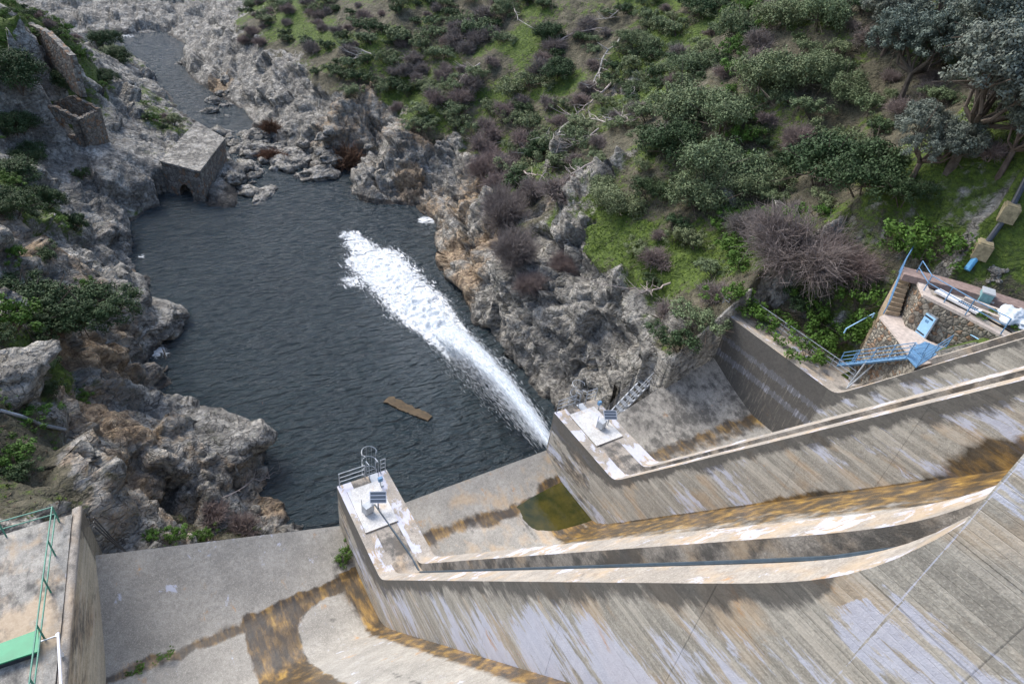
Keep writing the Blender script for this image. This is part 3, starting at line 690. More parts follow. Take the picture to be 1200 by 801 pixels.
PROTO = {}
def proto(kind, maker):
    PROTO[kind] = maker
KIND = {
 'olive': ('grey_green_shrub', 'shrub', [make_shrub('grey_green_shrub', 'x', 'shrub', None, 100+i, M_OLIVE, 60, 60, .042) for i in range(4)]),
 'dark': ('evergreen_shrub', 'shrub', [make_shrub('evergreen_shrub', 'x', 'shrub', None, 120+i, M_DARKLEAF, 52, 56, .046) for i in range(4)]),
 'big': ('grey_green_shrub', 'shrub', [make_shrub('grey_green_shrub', 'x', 'shrub', None, 200+i, M_OLIVE, 200, 75, .026) for i in range(3)]),
 'bigdark': ('evergreen_shrub', 'shrub', [make_shrub('evergreen_shrub', 'x', 'shrub', None, 210+i, M_DARKLEAF, 170, 75, .03) for i in range(2)]),
 'bright': ('bramble_bush', 'bush', [make_shrub('bramble_bush', 'x', 'bush', None, 140+i, M_BRIGHT, 40, 50, .05, .6) for i in range(3)]),
 'bare': ('leafless_bush', 'bush', [make_bare('leafless_bush', 'x', 'bush', None, 160+i, M_TWIG) for i in range(4)]),
 'bigbare': ('leafless_bush', 'bush', [make_bare('leafless_bush', 'x', 'bush', None, 230+i, M_TWIG, 2600, .0055) for i in range(2)]),
 'brown': ('russet_bush', 'bush', [make_bare('russet_bush', 'x', 'bush', None, 180+i, M_BROWN) for i in range(2)]),
}
USED = set()
def put(kind, P, scale, label, group=None, squash=1.0, rng=random):
    nm, cat, ps = KIND[kind]; i = rng.randrange(len(ps)); p = ps[i]
    sc = (scale*(.88+.24*rng.random()), scale*(.88+.24*rng.random()), scale*squash*(.85+.3*rng.random())); rz = rng.random()*6.28
    if (kind, i) not in USED:
        USED.add((kind, i)); p.location = P; p.rotation_euler[2] = rz; p.scale = sc; o = p; tag(o, label, cat, group)
    else:
        o = copy_tree(p, None, P, rz, sc, label=label, cat=cat, group=group)
        if group is None and 'group' in o: del o['group']
    return o
HAND = [
 (60, 300, 13, 'dark', 'dark bush in the gully between the left cliff rocks'), (105, 335, 11, 'bright', 'light green bush at the upper rim of the overhanging oak'), (20, 150, 18, 'dark', 'dark shrub left of the roofless ruin'),
 (38, 185, 14, 'dark', 'dark shrub on the slope under the roofless ruin'), (95, 205, 9, 'dark', 'tiny dark shrub in the pale rocks below the roofless ruin'), (15, 300, 13, 'bright', 'green bush high on the brown left edge of the cliff'), (110, 150, 9, 'bright', 'green tuft right beside the roofless ruin'),  # px, py, radius px, kind, label
 (885, 90, 40, 'olive', 'large rounded grey-green shrub left of the grassy gap below the upper shrubs'),
 (938, 98, 32, 'olive', 'grey-green shrub just right of the largest rounded one, its foliage touching it'),
 (915, 22, 28, 'olive', 'round dark grey-green shrub at the top edge, left one of the close pair'),
 (962, 20, 28, 'olive', 'round dark grey-green shrub at the top edge, right one of the close pair'),
 (862, 38, 24, 'olive', 'small grey-green shrub at the upper edge left of the close pair'),
 (815, 6, 22, 'dark', 'dark evergreen shrub cut by the top edge above the brown slope'),
 (748, 52, 18, 'olive', 'lone pale green shrub beside the fallen grey branches'),
 (808, 78, 20, 'olive', 'small bluish green shrub on the open grass right of the rocky ridge'),
 (800, 130, 38, 'olive', 'upper left shrub of the big evergreen thicket on the middle slope'),
 (846, 138, 34, 'olive', 'upper right shrub of the big evergreen thicket on the middle slope'),
 (790, 172, 34, 'dark', 'dark green shrub on the left side of the big thicket'),
 (842, 195, 42, 'olive', 'broad grey-green shrub in the middle of the big thicket'),
 (822, 232, 40, 'olive', 'lowest shrub of the big thicket, above the grassy rock shelf'),
 (872, 222, 30, 'olive', 'lower right shrub of the big thicket with silvery leaves'),
 (712, 236, 32, 'olive', 'isolated dome-shaped green shrub above the grey cliff'),
 (762, 222, 22, 'dark', 'small dark shrub between the dome-shaped shrub and the big thicket'),
 (985, 110, 26, 'olive', 'grey-green shrub left of the crown of the big holm oaks'),
 (955, 78, 22, 'olive', 'small grey-green shrub above the shrub by the oaks'),
 (965, 200, 40, 'dark', 'dark sprawling shrub on the shaded slope left below the oaks'),
 (1015, 205, 42, 'dark', 'very dark sprawling shrub directly below the oaks'),
 (1060, 225, 26, 'dark', 'dark shrub at the right end of the shaded tangle below the oaks'),
 (935, 165, 24, 'bare', 'brownish leafless bush between the big thicket and the dark tangle'),
 (640, 42, 18, 'dark', 'small dark green shrub among leafless bushes near the top'),
 (655, 82, 20, 'dark', 'bluish dark shrub left of the fallen grey branches'),
 (935, 285, 62, 'bare', 'wide purple-brown leafless tree-like bush above the side wall'),
 (985, 305, 38, 'bare', 'smaller leafless bush right of the wide purple-brown one'),
 (880, 262, 30, 'bare', 'leafless bush above the dark gap at the tip of the side wall'),
 (1095, 285, 34, 'bright', 'bright green bramble behind the stone steps'),
 (1058, 292, 26, 'bright', 'bright green bramble left of the steps, upper one'),
 (1010, 352, 26, 'bright', 'bright green bramble halfway down between cliff and steps'),
 (1022, 385, 22, 'bright', 'bright green bramble against the lower stone wall'),
 (985, 388, 24, 'bright', 'bright green bramble above the blue metal stair'),
 (955, 366, 22, 'bright', 'bright green bramble beside the brown terrace of the side wall'),
 (925, 345, 20, 'dark', 'dark shrub overhanging the brown terrace of the side wall'),
 (590, 252, 38, 'bare', 'grey-purple leafless bush on the ochre cliff edge'),
 (604, 292, 32, 'bare', 'leafless bush hanging over the ochre cliff, lower one'),
 (570, 200, 26, 'bare', 'leafless bush on top of the pale slanted rocks'),
 (622, 330, 22, 'bare', 'small leafless bush at the corner of the grey cliff'),
 (320, 182, 16, 'brown', 'small russet bush standing among the river boulders'),
 (408, 186, 24, 'brown', 'russet leafless bush at the foot of the ochre rocks'),
 (318, 150, 14, 'brown', 'reddish bush at the upper end of the boulder bar'),
 (255, 143, 10, 'brown', 'tiny russet bush on the tip of the left bank'),
 (660, 310, 20, 'bare', 'leafless bush on the shoulder of the grey cliff'),
 (22, 90, 24, 'dark', 'dark shrub in front of the ruined walls on the left bank'),
 (50, 235, 16, 'dark', 'dark green shrub below the roofless ruin'),
 (20, 205, 22, 'dark', 'dark shrub at the left edge level with the mill'),
 (14, 245, 20, 'dark', 'dark shrub at the left edge under the level of the mill'),
 (122, 52, 14, 'dark', 'dark shrub at the end of the green knoll by the upper river'),
 (72, 98, 14, 'dark', 'low shrub against the standing ruined wall'),
 (85, 262, 14, 'dark', 'small dark bush in a cleft of the left cliff'),
 (38, 490, 17, 'bright', 'fresh green bush in a hollow of the left cliff'),
 (62, 458, 12, 'dark', 'small dark bush under the overhanging oak'),
 (12, 372, 24, 'bright', 'yellow-green bush left of the overhanging oak'),
 (25, 555, 18, 'dark', 'dark shrub on the ledge behind the green railing'),
 (205, 625, 14, 'bright', 'low green bush at the foot of the left cliff by the sill'),
 (180, 628, 10, 'bright', 'small green bush left of the low one by the sill'),
 (240, 628, 13, 'bright', 'green bush right of the low one by the sill'),
 (285, 618, 20, 'bare', 'leafless bush with pale twigs at the left end of the river cliff'),
 (250, 600, 18, 'bare', 'thin leafless bush against the left cliff above the green bushes'),
 (125, 90, 11, 'dark', 'small shrub among the rocks above the upper river'),
 (140, 68, 12, 'dark', 'low shrub in the rocks right of the knoll'),
]
hs = []
for px, py, r, kd, lab in HAND:
    P_, n_ = at(px, py+r*.35)
    if P_ is None: continue
    R_ = r*np.linalg.norm(P_)/FPX
    if R_ > 1.6 and kd == 'bare': kd = 'bigbare'
    if R_ > 1.6 and kd in ('olive', 'dark'): kd = {'olive': 'big', 'dark': 'bigdark'}[kd]
    put(kd, P_-np.array([0, 0, .2*R_]), R_*1.12, lab); hs.append((P_[0], P_[1], R_))
# shrubs scattered over the slopes
def pix(Pw):
    v = RC.T@np.array(Pw); return 600+FPX*v[0]/-v[2], 400.5-FPX*v[1]/-v[2]
VEGN = veg.reshape(nx, ny)
def veg_at(x, y):
    i = np.searchsorted(GX, x)-1; j = np.searchsorted(GY, y)-1
    return VEGN[min(max(i, 0), nx-1), min(max(j, 0), ny-1)]
rr = random.Random(5); cnt = {k_: 0 for k_ in KIND}; tries = 0
ZONES = [(lambda px, py, x, y: x < 8 and y < 130, 'on the left bank'),
         (lambda px, py, x, y: y > 105, 'on the far slope above the upper river'),
         (lambda px, py, x, y: px > 900 and py < 250, 'on the steep slope around the holm oaks'),
         (lambda px, py, x, y: px > 850, 'on the slope above the side wall'),
         (lambda px, py, x, y: px > 680, 'on the rocky middle slope around the big thicket'),
         (lambda px, py, x, y: py < 90, 'high on the slope left of the fallen branches'),
         (lambda px, py, x, y: True, 'on the slope above the ochre cliffs')]
DESC = {'bare': 'grey-purple leafless bush', 'dark': 'small dark evergreen shrub', 'olive': 'small grey-green shrub', 'bright': 'low fresh green bush', 'brown': 'russet leafless bush'}
SCAT = []
while tries < 60000 and sum(cnt.values()) < 1120:
    tries += 1
    x = rr.uniform(-30, 110); y = rr.uniform(8, 215)
    if veg_at(x, y) < .5: continue
    if x > 36 and x < 46 and y < 17.5: continue
    z = ground(x, y); px, py = pix((x, y, z))
    if not (-40 < px < 1240 and -50 < py < 560): continue
    if x > 6 and z < -37.5: continue
    zone = [t for f_, t in ZONES if f_(px, py, x, y)][0]
    dens = fbm(np.array([[x*.09, y*.09, 3.]]), 3, 77)[0]
    if zone.endswith('left bank'): kd = rr.choices(['dark', 'bare', 'bright'], [.6, .15, .25])[0]; 
    elif 'upper river' in zone: kd = rr.choices(['dark', 'bare', 'olive'], [.55, .35, .1])[0]
    elif 'oaks' in zone: kd = rr.choices(['dark', 'bare', 'olive'], [.4, .3, .3])[0]
    elif 'side wall' in zone: kd = rr.choices(['bright', 'bare', 'dark'], [.4, .25, .35])[0]
    elif 'thicket' in zone: kd = rr.choices(['bare', 'dark', 'olive'], [.3, .35, .35])[0]
    else: kd = rr.choices(['bare', 'dark', 'olive'], [.46+.3*dens, .32, .22])[0]
    if rr.random() > .8+1.2*dens: continue
    if cnt[kd] >= 285: continue
    s = rr.uniform(1.0, 2.1)*(1.4 if 'ochre' in zone or 'fallen' in zone else 1.0)
    if zone.endswith('left bank'): s *= .65
    if any((x-a_)**2+(y-b_)**2 < (.5*(c_+s*.75))**2 for a_, b_, c_ in hs): continue
    hs.append((x, y, s*.7)); cnt[kd] += 1
    size = 'larger' if s > 1.7 else 'small'
    o = put(kd, (x, y, z-.1), s, None, None, .8, rr)
    SCAT.append([o, size+' '+DESC[kd].replace('small ', ''), px, py, zone])

# ------------------------------------------------------------------ every scattered plant and boulder gets a label of its own, from the landmark nearest to it
LM = [('the ochre cliff edge', 575, 215), ('the pale slanted rocks', 500, 175), ('the bright grass patch', 620, 150), ('the forked pale branch', 550, 92), ('the river boulder bar', 330, 165), ('the upper river', 215, 60),
      ('the top edge grass', 380, 45), ('the rocky ridge', 690, 190), ('the longest bleached branch', 705, 80), ('the lone pale shrub', 748, 52), ('the big thicket', 835, 180), ('the dome-shaped shrub', 712, 236),
      ('the grey cliff', 700, 320), ('the largest rounded shrub', 885, 90), ('the round top shrub pair', 938, 20), ('the broadest oak', 1112, 130), ('the leftmost top oak', 1030, 45), ('the dark tangle', 1000, 205), ('the wide leafless bush', 935, 285),
      ('the side wall tip', 850, 350), ('the ochre stone steps', 1050, 330), ('the pipeline', 1165, 275), ('the stone terrace', 1150, 345), ('the roofless ruin', 80, 140), ('the green knoll', 65, 35), ('the overhanging oak', 75, 355), ('the green railing', 60, 590), ('the mill', 225, 190), ('the slope middle', 480, 60), ('the upper slope', 600, 40), ('the brown terrace', 930, 400), ('the left cliff rim', 20, 240)]
ORD = ['nearest', 'second', 'third', 'fourth', 'fifth', 'sixth', 'seventh', 'eighth', 'ninth', 'tenth', 'eleventh', 'twelfth', 'thirteenth', 'fourteenth', 'fifteenth', 'sixteenth', 'seventeenth', 'eighteenth', 'nineteenth', 'twentieth']
def describe(items, noun_group):
    cells = {}
    for it in items:
        o, desc, px, py = it[:4]; n_ = min(LM, key=lambda l: (l[1]-px)**2+(l[2]-py)**2); dx, dy = px-n_[1], py-n_[2]
        side = ('left of' if dx < 0 else 'right of') if abs(dx) > 2.2*abs(dy) else ('above' if dy < 0 else 'below') if abs(dy) > 2.2*abs(dx) else (('above' if dy < 0 else 'below')+' and '+('left of' if dx < 0 else 'right of'))
        cells.setdefault((desc, side, n_[0]), []).append((math.hypot(dx, dy), it))
    for (desc, side, lm), L_ in cells.items():
        L_.sort(key=lambda q: q[0])
        for i_, (d_, it) in enumerate(L_):
            o = it[0]; o['label'] = desc+(', ' if len(L_) > 1 else ' ')+(((ORD[i_] if i_ < 20 else str(i_+1)+('st' if i_ % 10 == 0 else 'nd' if i_ % 10 == 1 else 'rd' if i_ % 10 == 2 else 'th'))+' one ') if len(L_) > 1 else '')+side+' '+lm; o['group'] = noun_group(it)
describe(SCAT, lambda it: it[1].split(' ', 1)[1]+'es '+it[4] if it[1].endswith('bush') else it[1].split(' ', 1)[1]+'s '+it[4])
# trees
oak = [make_tree('holm_oak', 'x', 'tree', 'holm oaks', 300+i, M_HOLM, 4.2, 5.6, 15, 420, 110, .42, .075, .75) for i in range(2)]
OAKS = [(1115, 195, 1.32, 'broadest holm oak with a silvery domed crown on the upper right slope'), (1055, 118, 1.0, 'holm oak left of and behind the broadest one, darker crown'),
        (1165, 120, 1.15, 'holm oak at the upper right corner above the broadest one'), (1100, 75, 1.05, 'holm oak at the top edge behind the broadest one'),
        (1172, 205, .75, 'small holm oak with its trunk showing on the grass, right below the broadest'), (1205, 165, 1.0, 'holm oak cut by the right edge of the view'), (1035, 62, .8, 'small holm oak at the top edge, leftmost of the oak group'), (1065, 215, .75, 'small dark holm oak under the crown of the broadest one')]
for i, (px, py, s, lab) in enumerate(OAKS):
    P_, _ = at(px, py)
    if i < 2: o = oak[i]; o.location = P_; o.scale = (s, s, s); o['label'] = lab; o.rotation_euler[2] = i*2.0
    else: o = copy_tree(oak[i % 2], None, P_, i*1.7, s, label=lab)
P_, _ = at(85, 405)
ov = make_tree('holm_oak', 'dark green spreading oak overhanging the left cliff', 'tree', None, 330, M_DARKLEAF, 5.0, 4.6, 14, 420, 100, .45, .075, .6)
ov.location = P_+np.array([-.6, .2, -.2]); ov.scale = (1.12, 1.12, 1.0)
# fallen dead branches
def branch(name, pts, r, label, seed, grp='bleached branches lying on the slope', mat=None, lift=.8):
    rng = np.random.default_rng(seed); W_ = []
    for q in pts:
        a, _n = at(*q)
        if a is not None: W_.append(a+np.array([0, 0, lift+.2*rng.random()]))
    if len(W_) < 2: return
    root = empty(name, W_[0], label, 'dead branch', grp); m = MB(); dense = []
    for i in range(len(W_)-1):
        for t in np.linspace(0, 1, 5)[:-1]: dense.append(W_[i]*(1-t)+W_[i+1]*t+rng.normal(size=3)*.09)
    dense.append(W_[-1]); m.tube(dense, r, 6, r*.35)
    t_ = m
    for i in range(2, len(dense), 1):
        for _ in range(2):
            d = (dense[i]-dense[i-1]); d = d/np.linalg.norm(d)+rng.normal(size=3)*.9; d[2] = abs(d[2])*.5; L_ = .5+1.2*rng.random()
            a = dense[i]; b = a+d*L_*.5; c_ = b+(d+rng.normal(size=3)*.5)*L_*.4; t_.tube([a, b, c_], r*.4, 4, r*.14)
    m.build('limb', mat or M_DEAD, root)
BR = [([(612, 235), (630, 222), (645, 200), (655, 175)], .07, 'long pale branch climbing from the ochre cliff to the ridge'), ([(735, 15), (712, 28), (690, 32)], .07, 'pale branch at the upper end of the ridge'), ([(690, 200), (668, 215), (650, 240)], .06, 'pale branch across the left foot of the ridge'), ([(700, 160), (680, 175), (662, 182)], .06, 'low pale branch among the ridge rocks'), ([(760, 95), (745, 105), (738, 118)], .06, 'small pale branch under the lone pale shrub'), ([(565, 255), (582, 268), (598, 270)], .06, 'pale branch draped over the ochre cliff'),
      ([(727, 52), (708, 72), (697, 100), (688, 112)], .11, 'longest bleached branch running down beside the rocky ridge'),
      ([(716, 105), (690, 128), (668, 145)], .10, 'crooked bleached branch lying across the top of the ridge'),
      ([(738, 142), (712, 152), (690, 148), (672, 150)], .08, 'thin curved bleached branch right of the ridge rocks'),
      ([(758, 136), (742, 150), (728, 152)], .07, 'short bleached branch next to the big thicket'),
      ([(664, 152), (650, 168), (636, 176), (625, 190)], .09, 'bleached branch hanging down the left side of the ridge'),
      ([(562, 82), (548, 90), (538, 103)], .09, 'pale forked branch among leafless bushes in the upper middle'),
      ([(440, 72), (424, 66), (415, 75)], .08, 'pale branch on the grass above the ochre cliffs'),
      ([(640, 60), (668, 48), (700, 40)], .08, 'thin bleached branch near the top of the slope'),
      ([(600, 205), (616, 212), (632, 214)], .08, 'white dead branch at the brink of the ochre cliff'),
      ([(570, 150), (562, 165), (565, 178)], .07, 'forked dead branch on the bright grass patch'),
      ([(600, 10), (606, 30), (640, 50)], .06, 'slender dead branch near the top edge'),
      ([(780, 345), (760, 352), (735, 350)], .06, 'short dead branch lodged on the grey cliff')]
for i, (p_, r_, l_) in enumerate(BR): branch('dead_branch', p_, r_*1.5, l_, 400+i)
# ground cover: grass blades and litter
vi = np.where((veg > .5) & (D > 1.0) & (X > -16) & (X < 70) & (Y > 8) & (Y < 130) & ~((X > 36) & (X < 46) & (Y < 17.5)))[0]
rg = np.random.default_rng(9)
gp = vi[rg.random(len(vi)) < .8*np.clip((grass[vi]-.35)*2.5, 0, 1)]
def blades(ids, size, mat, name, label, up):
    n = len(ids); J = P1[ids]+rg.normal(size=(n, 3))*np.array([.1, .1, .02])
    Q_, F_ = leaves(J, 2, .14, size, rg, .3, up); o = mesh_obj(name, Q_, F_, mat); tag(o, label, 'ground cover', kind='stuff')
blades(gp, .085, M_GRASS, 'grass', 'short vivid green grass on the slopes', .2)
lp = vi[rg.random(len(vi)) < .35*np.clip(.75-grass[vi], 0, 1)]
blades(lp, .08, M_LITTER, 'leaf_litter', 'dry brown leaf litter and low scrub on the slopes', .2)

# ------------------------------------------------------------------ boulders on the river bar
def make_boulder(seed):
    import bmesh
    bm = bmesh.new(); bmesh.ops.create_icosphere(bm, subdivisions=4, radius=1.0)
    V = np.array([v.co[:] for v in bm.verts]); F = np.array([[v.index for v in f.verts] for f in bm.faces]); bm.free()
    f_, e_ = facets(V*1.1+seed*3.7, seed); g_, _ = facets(V*2.6+seed, seed+9)
    V = V*(1+.38*f_+.12*g_)[:, None]*np.array([1.25, .9, .62]); return V, F
BV_ = [make_boulder(s) for s in range(6)]
BM = []
for V, F in BV_:
    o = mesh_obj('boulder', V, F, M_STONE); BM.append(o)
rb = random.Random(3); bl = 0; used = 0; BSC = []
BZ = [('at the upper end of the boulder bar', (285, 165), 26, 10, 22), ('in the middle of the boulder bar', (325, 178), 32, 13, 34), ('at the lower end of the boulder bar beside the ochre rocks', (375, 195), 30, 14, 22), ('on the shore between mill and bar', (285, 205), 16, 22, 20), ('along the foot of the far bank', (262, 118), 14, 22, 12)]
for zn, (cx_, cy_), sx_, sy_, num in BZ:
    for k_ in range(num):
        q = (cx_+rb.gauss(0, sx_*.55), cy_+rb.gauss(0, sy_*.5)); c_ = onz(q, WZ); s = rb.choice([.45, .55, .7, .8, 1.0, 1.5])*rb.uniform(.8, 1.2)
        t = dict(label='boulder', cat='boulder')
        zz = max(ground(c_[0], c_[1])-.05, WZ-.1)+s*.12
        if used < 6: o = BM[used]; tag(o, **t); used += 1
        else: o = BM[rb.randrange(6)].copy(); COL.objects.link(o); tag(o, **t)
        o.location = (c_[0], c_[1], zz); o.scale = (s, s, s); o.rotation_euler = (rb.uniform(-.3, .3), rb.uniform(-.3, .3), rb.random()*6.28); BSC.append((o, ('big' if s > 1.1 else 'small' if s < .65 else 'middling')+' pale boulder', q[0], q[1], zn))
LM = [('the russet bar bush', 320, 182), ('the reddish bar bush', 318, 150), ('the mossy dark boulder', 376, 205), ('the russet ochre-rock bush', 408, 186), ('the mill', 255, 200), ('the largest bar boulder', 335, 193), ('the left bank tip', 255, 143), ('the far bank foot', 262, 118), ('the flat grey slab', 310, 228), ('the bar middle', 350, 175), ('the bar head', 285, 165)]
describe(BSC, lambda it: 'boulders '+it[4])
def boulder(q, z, s, lab, rot=0, v=0, mat=None):
    c_ = onz(q, z); o = BM[v].copy(); COL.objects.link(o); o.location = c_; o.scale = s; o.rotation_euler = (0, 0, rot); tag(o, lab, 'boulder')
    if 'group' in o: del o['group']
    return o
boulder((376, 205), -39.9, (2.4, 2.0, 1.7), 'dark mossy boulder standing in the pool just below the bar', .4, 1)
boulder((335, 193), -39.8, (1.9, 1.6, 1.4), 'largest pale boulder at the lower rim of the bar', 1.4, 2)
boulder((212, 75), -40.0, (.9, .8, .7), 'single pale rock rising from the upper river', 0, 3)
boulder((310, 228), -40.0, (2.6, 1.3, .8), 'flat grey slab at the water edge right of the mill', 1.0, 4)
boulder((293, 512), -38.2, (1.1, .9, .8), 'small whitish boulder on the tip of the left promontory', .5, 5)
boulder((245, 515), -37.6, (3.0, 2.6, 2.4), 'huge rounded grey rock on the left promontory', 2.6, 2)
boulder((170, 375), -39.2, (2.4, 4.2, 2.2), 'pale smooth rock slab jutting from the left cliff into the pool', .3, 0)
boulder((18, 440), -27.0, (1.9, 1.9, 2.0), 'brown and grey boulder on the left edge beneath the oak', .9, 3)

# ------------------------------------------------------------------ old mill and ruins
def masonry_material(name, c1, c2, sc=2.4):
    k = NM(name, .9); P = k.pos(); v = k.n('ShaderNodeTexVoronoi', feature='F1'); Pw = k.mix(.12, P, k.noise(P, 3, 3)); k.l(Pw, v.inputs['Vector']); v.inputs['Scale'].default_value = sc
    e = k.voro(Pw, sc); s = k.n('ShaderNodeSeparateColor'); k.l(v.outputs['Color'], s.inputs[0])
    c = k.mix(k.ramp(s.outputs[0], [(0., 0.), (1., 1.)]), c1, c2); c = k.mix(k.math('MULTIPLY', k.ramp(s.outputs[1], [(.75, 0.), (.85, 1.)]), .7), c, (.30, .17, .09))
    c = k.mix(k.math('MULTIPLY', k.ramp(k.noise(P, 7, 6, .75), [(.35, 1.), (.55, 0.)]), .6), c, tuple(x*.3 for x in c1))
    m = k.ramp(e, [(.0, 1.), (.07, 0.)]); k.col(k.mix(k.math('MULTIPLY', m, .85), c, (.05, .045, .04)))
    k.bump(k.math('ADD', k.math('MINIMUM', e, .25), k.math('MULTIPLY', k.noise(P, 8, 5, .7), .15)), .9, .3); return k.m
M_MAS = masonry_material('grey_masonry', (.15, .14, .125), (.34, .32, .285)); M_RUIN = masonry_material('ruin_masonry', (.15, .13, .11), (.32, .285, .24), 2.8)
M_RUB = masonry_material('rubble_masonry', (.12, .105, .085), (.40, .36, .29), 4.2)
def lerp(a, b, t): return np.array(a)*(1-t)+np.array(b)*t
def wall_poly(m, p0, p1, prof, thick, zb, holes=()):
    """wall from p0 to p1 (xy); prof = [(t, ztop)], holes = [(t0,t1,z0,z1)], built as vertical strips with openings left out"""
    p0 = np.array(p0[:2], float); p1 = np.array(p1[:2], float); L_ = np.linalg.norm(p1-p0); d = (p1-p0)/L_; nrm = np.array([-d[1], d[0]])
    ts = sorted(set([p[0] for p in prof]+[x for h in holes for x in h[:2]]+list(np.linspace(0, 1, 15))))
    zt = lambda t: float(np.interp(t, [p[0] for p in prof], [p[1] for p in prof]))+.10*math.sin(t*37+p0[0])+.07*math.sin(t*91)
    for a, b in zip(ts[:-1], ts[1:]):
        if b-a < 1e-6: continue
        mid = (a+b)/2; hh = [h for h in holes if h[0] <= mid <= h[1]]
        spans = [(zb, None)] if not hh else [(zb, hh[0][2]), (hh[0][3], None)]
        for s0, s1 in spans:
            A_ = p0+d*L_*a; B_ = p0+d*L_*b; za = zt(a) if s1 is None else s1; zb2 = zt(b) if s1 is None else s1
            if za <= s0+.05: continue
            V = [(*A_, s0), (*B_, s0), (*(B_+nrm*thick), s0), (*(A_+nrm*thick), s0), (*A_, za), (*B_, zb2), (*(B_+nrm*thick), zb2), (*(A_+nrm*thick), za)]
            m.add(V, [(3, 2, 1, 0), (4, 5, 6, 7), (0, 1, 5, 4), (1, 2, 6, 5), (2, 3, 7, 6), (3, 0, 4, 7)])
    return m
r0 = onz((44, 152), -32.2)[:2]; r1 = onz((98, 160), -32.2)[:2]; dv = (r1-r0); back = np.array([-dv[1], dv[0]])/np.linalg.norm(dv)*3.8
ruin = empty('ruined_house', (*((r0+r1)/2), -33.5), 'small roofless stone house with gable walls and empty window openings', 'ruin')
zt0 = -29.8
wall_poly(MB(), r0, r1, [(0, zt0-.3), (.46, zt0+.8), (1, zt0-.3)], .55, -36, [(.56, .82, -32.3, -30.9)]).build('gable_wall', M_RUIN, ruin)
wall_poly(MB(), r0+back, r1+back, [(0, zt0-.3), (.46, zt0+.9), (1, zt0-.3)], .5, -36, [(.1, .32, -32.4, -31.1), (.62, .85, -32.8, -31.0)]).build('gable_wall', M_RUIN, ruin)
wall_poly(MB(), r1, r1+back, [(0, zt0-.4), (1, zt0-.4)], .5, -36).build('side_wall', M_RUIN, ruin)
wall_poly(MB(), r0+back*.02, r0+back, [(0, zt0-.5), (.6, zt0-1.2), (1, zt0-.4)], -.5, -36).build('side_wall', M_RUIN, ruin)
def ruin_wall(q0, q1, z, prof, lab, th=.7, zb=None):
    a = onz(q0, z); b = onz(q1, z); m = wall_poly(MB(), a, b, [(t, z+h_) for t, h_ in prof], th, z-4); V = np.array(m.v)
    o = m.build('ruined_wall', M_MAS); tag(o, lab, 'ruined wall', 'remains of walls above the roofless house')
ruin_wall((56, 104), (99, 106), -30.6, [(0, 2.6), (.3, 3.9), (.75, 3.8), (.9, 2.9), (1, .8)], 'tall standing block of ruined masonry behind the roofless house')
ruin_wall((36, 42), (84, 74), -25.0, [(0, 1.5), (.5, 1.9), (1, .8)], 'long dark ruined wall running down the edge of the green knoll')
ruin_wall((0, 44), (34, 52), -24.5, [(0, 2.0), (.6, 2.2), (1, 1.6)], 'ruined wall at the left edge below the knoll')
# mill
mc = [onz(q, -35.6)[:2] for q in ((188, 187), (234, 200), (263, 163), (231, 146))]
mill = empty('watermill', (*(sum(mc)/4), -40.5), 'block-shaped stone mill with an arched water opening at the edge of the pool', 'mill')
nA = 14
front = []
for a in np.linspace(0, math.pi, nA): front.append((.52-.17*math.cos(a), -39.9+1.7*math.sin(a)))
p0_, p1_ = mc[0], mc[1]
V = [(*lerp(p0_, p1_, 0), -42), (*lerp(p0_, p1_, .35), -42)]
def wp(t, z): return (*lerp(p0_, p1_, t), z)
fm = MB()
tt = [0, .1, .2, .3]+[f[0] for f in front]+[.75, .85, 1.0]
zl = {round(f[0], 5): f[1] for f in front}
for a, b in zip(tt[:-1], tt[1:]):
    za = zl.get(round(a, 5), -42); zb_ = zl.get(round(b, 5), -42)
    if .349 < (a+b)/2 < .691: za = max(za, -39.9); zb_ = max(zb_, -39.9)
    else: za = zb_ = -42
    n2_ = (lerp(mc[3], mc[2], .5)-lerp(mc[0], mc[1], .5)); n2_ = n2_/np.linalg.norm(n2_)*2.6
    A_, B_ = lerp(p0_, p1_, a), lerp(p0_, p1_, b)
    fm.add([(*A_, za), (*B_, zb_), (*(B_+n2_), zb_), (*(A_+n2_), za), (*A_, -35.9), (*B_, -35.9), (*(B_+n2_), -35.9), (*(A_+n2_), -35.9)], [(3, 2, 1, 0), (4, 5, 6, 7), (0, 1, 5, 4), (1, 2, 6, 5), (2, 3, 7, 6), (3, 0, 4, 7)])
fm.build('arched_wall', M_MAS, mill)
body = MB(); inner = [mc[0]+n2_*1.01, mc[1]+n2_*1.01, mc[2], mc[3]]; body.prism(inner, -42, -35.9); body.build('body', M_MAS, mill)
tp_ = MB(); cen = sum(mc)/4; ov_ = [cen+(c_-cen)*1.03 for c_ in mc]
zz_ = [-35.7, -35.6, -35.5, -35.2]
tp_.add([(*ov_[i], -35.897) for i in range(4)]+[(*ov_[i], zz_[i]) for i in range(4)]+[(*(lerp(ov_[0], ov_[3], .55)), -35.3)], [(0, 1, 2, 3), (0, 1, 5, 4), (1, 2, 6, 5), (2, 3, 7, 6), (3, 0, 4, 7), (4, 5, 6, 7)]); tp_.build('flat_top', M_STONE, mill)
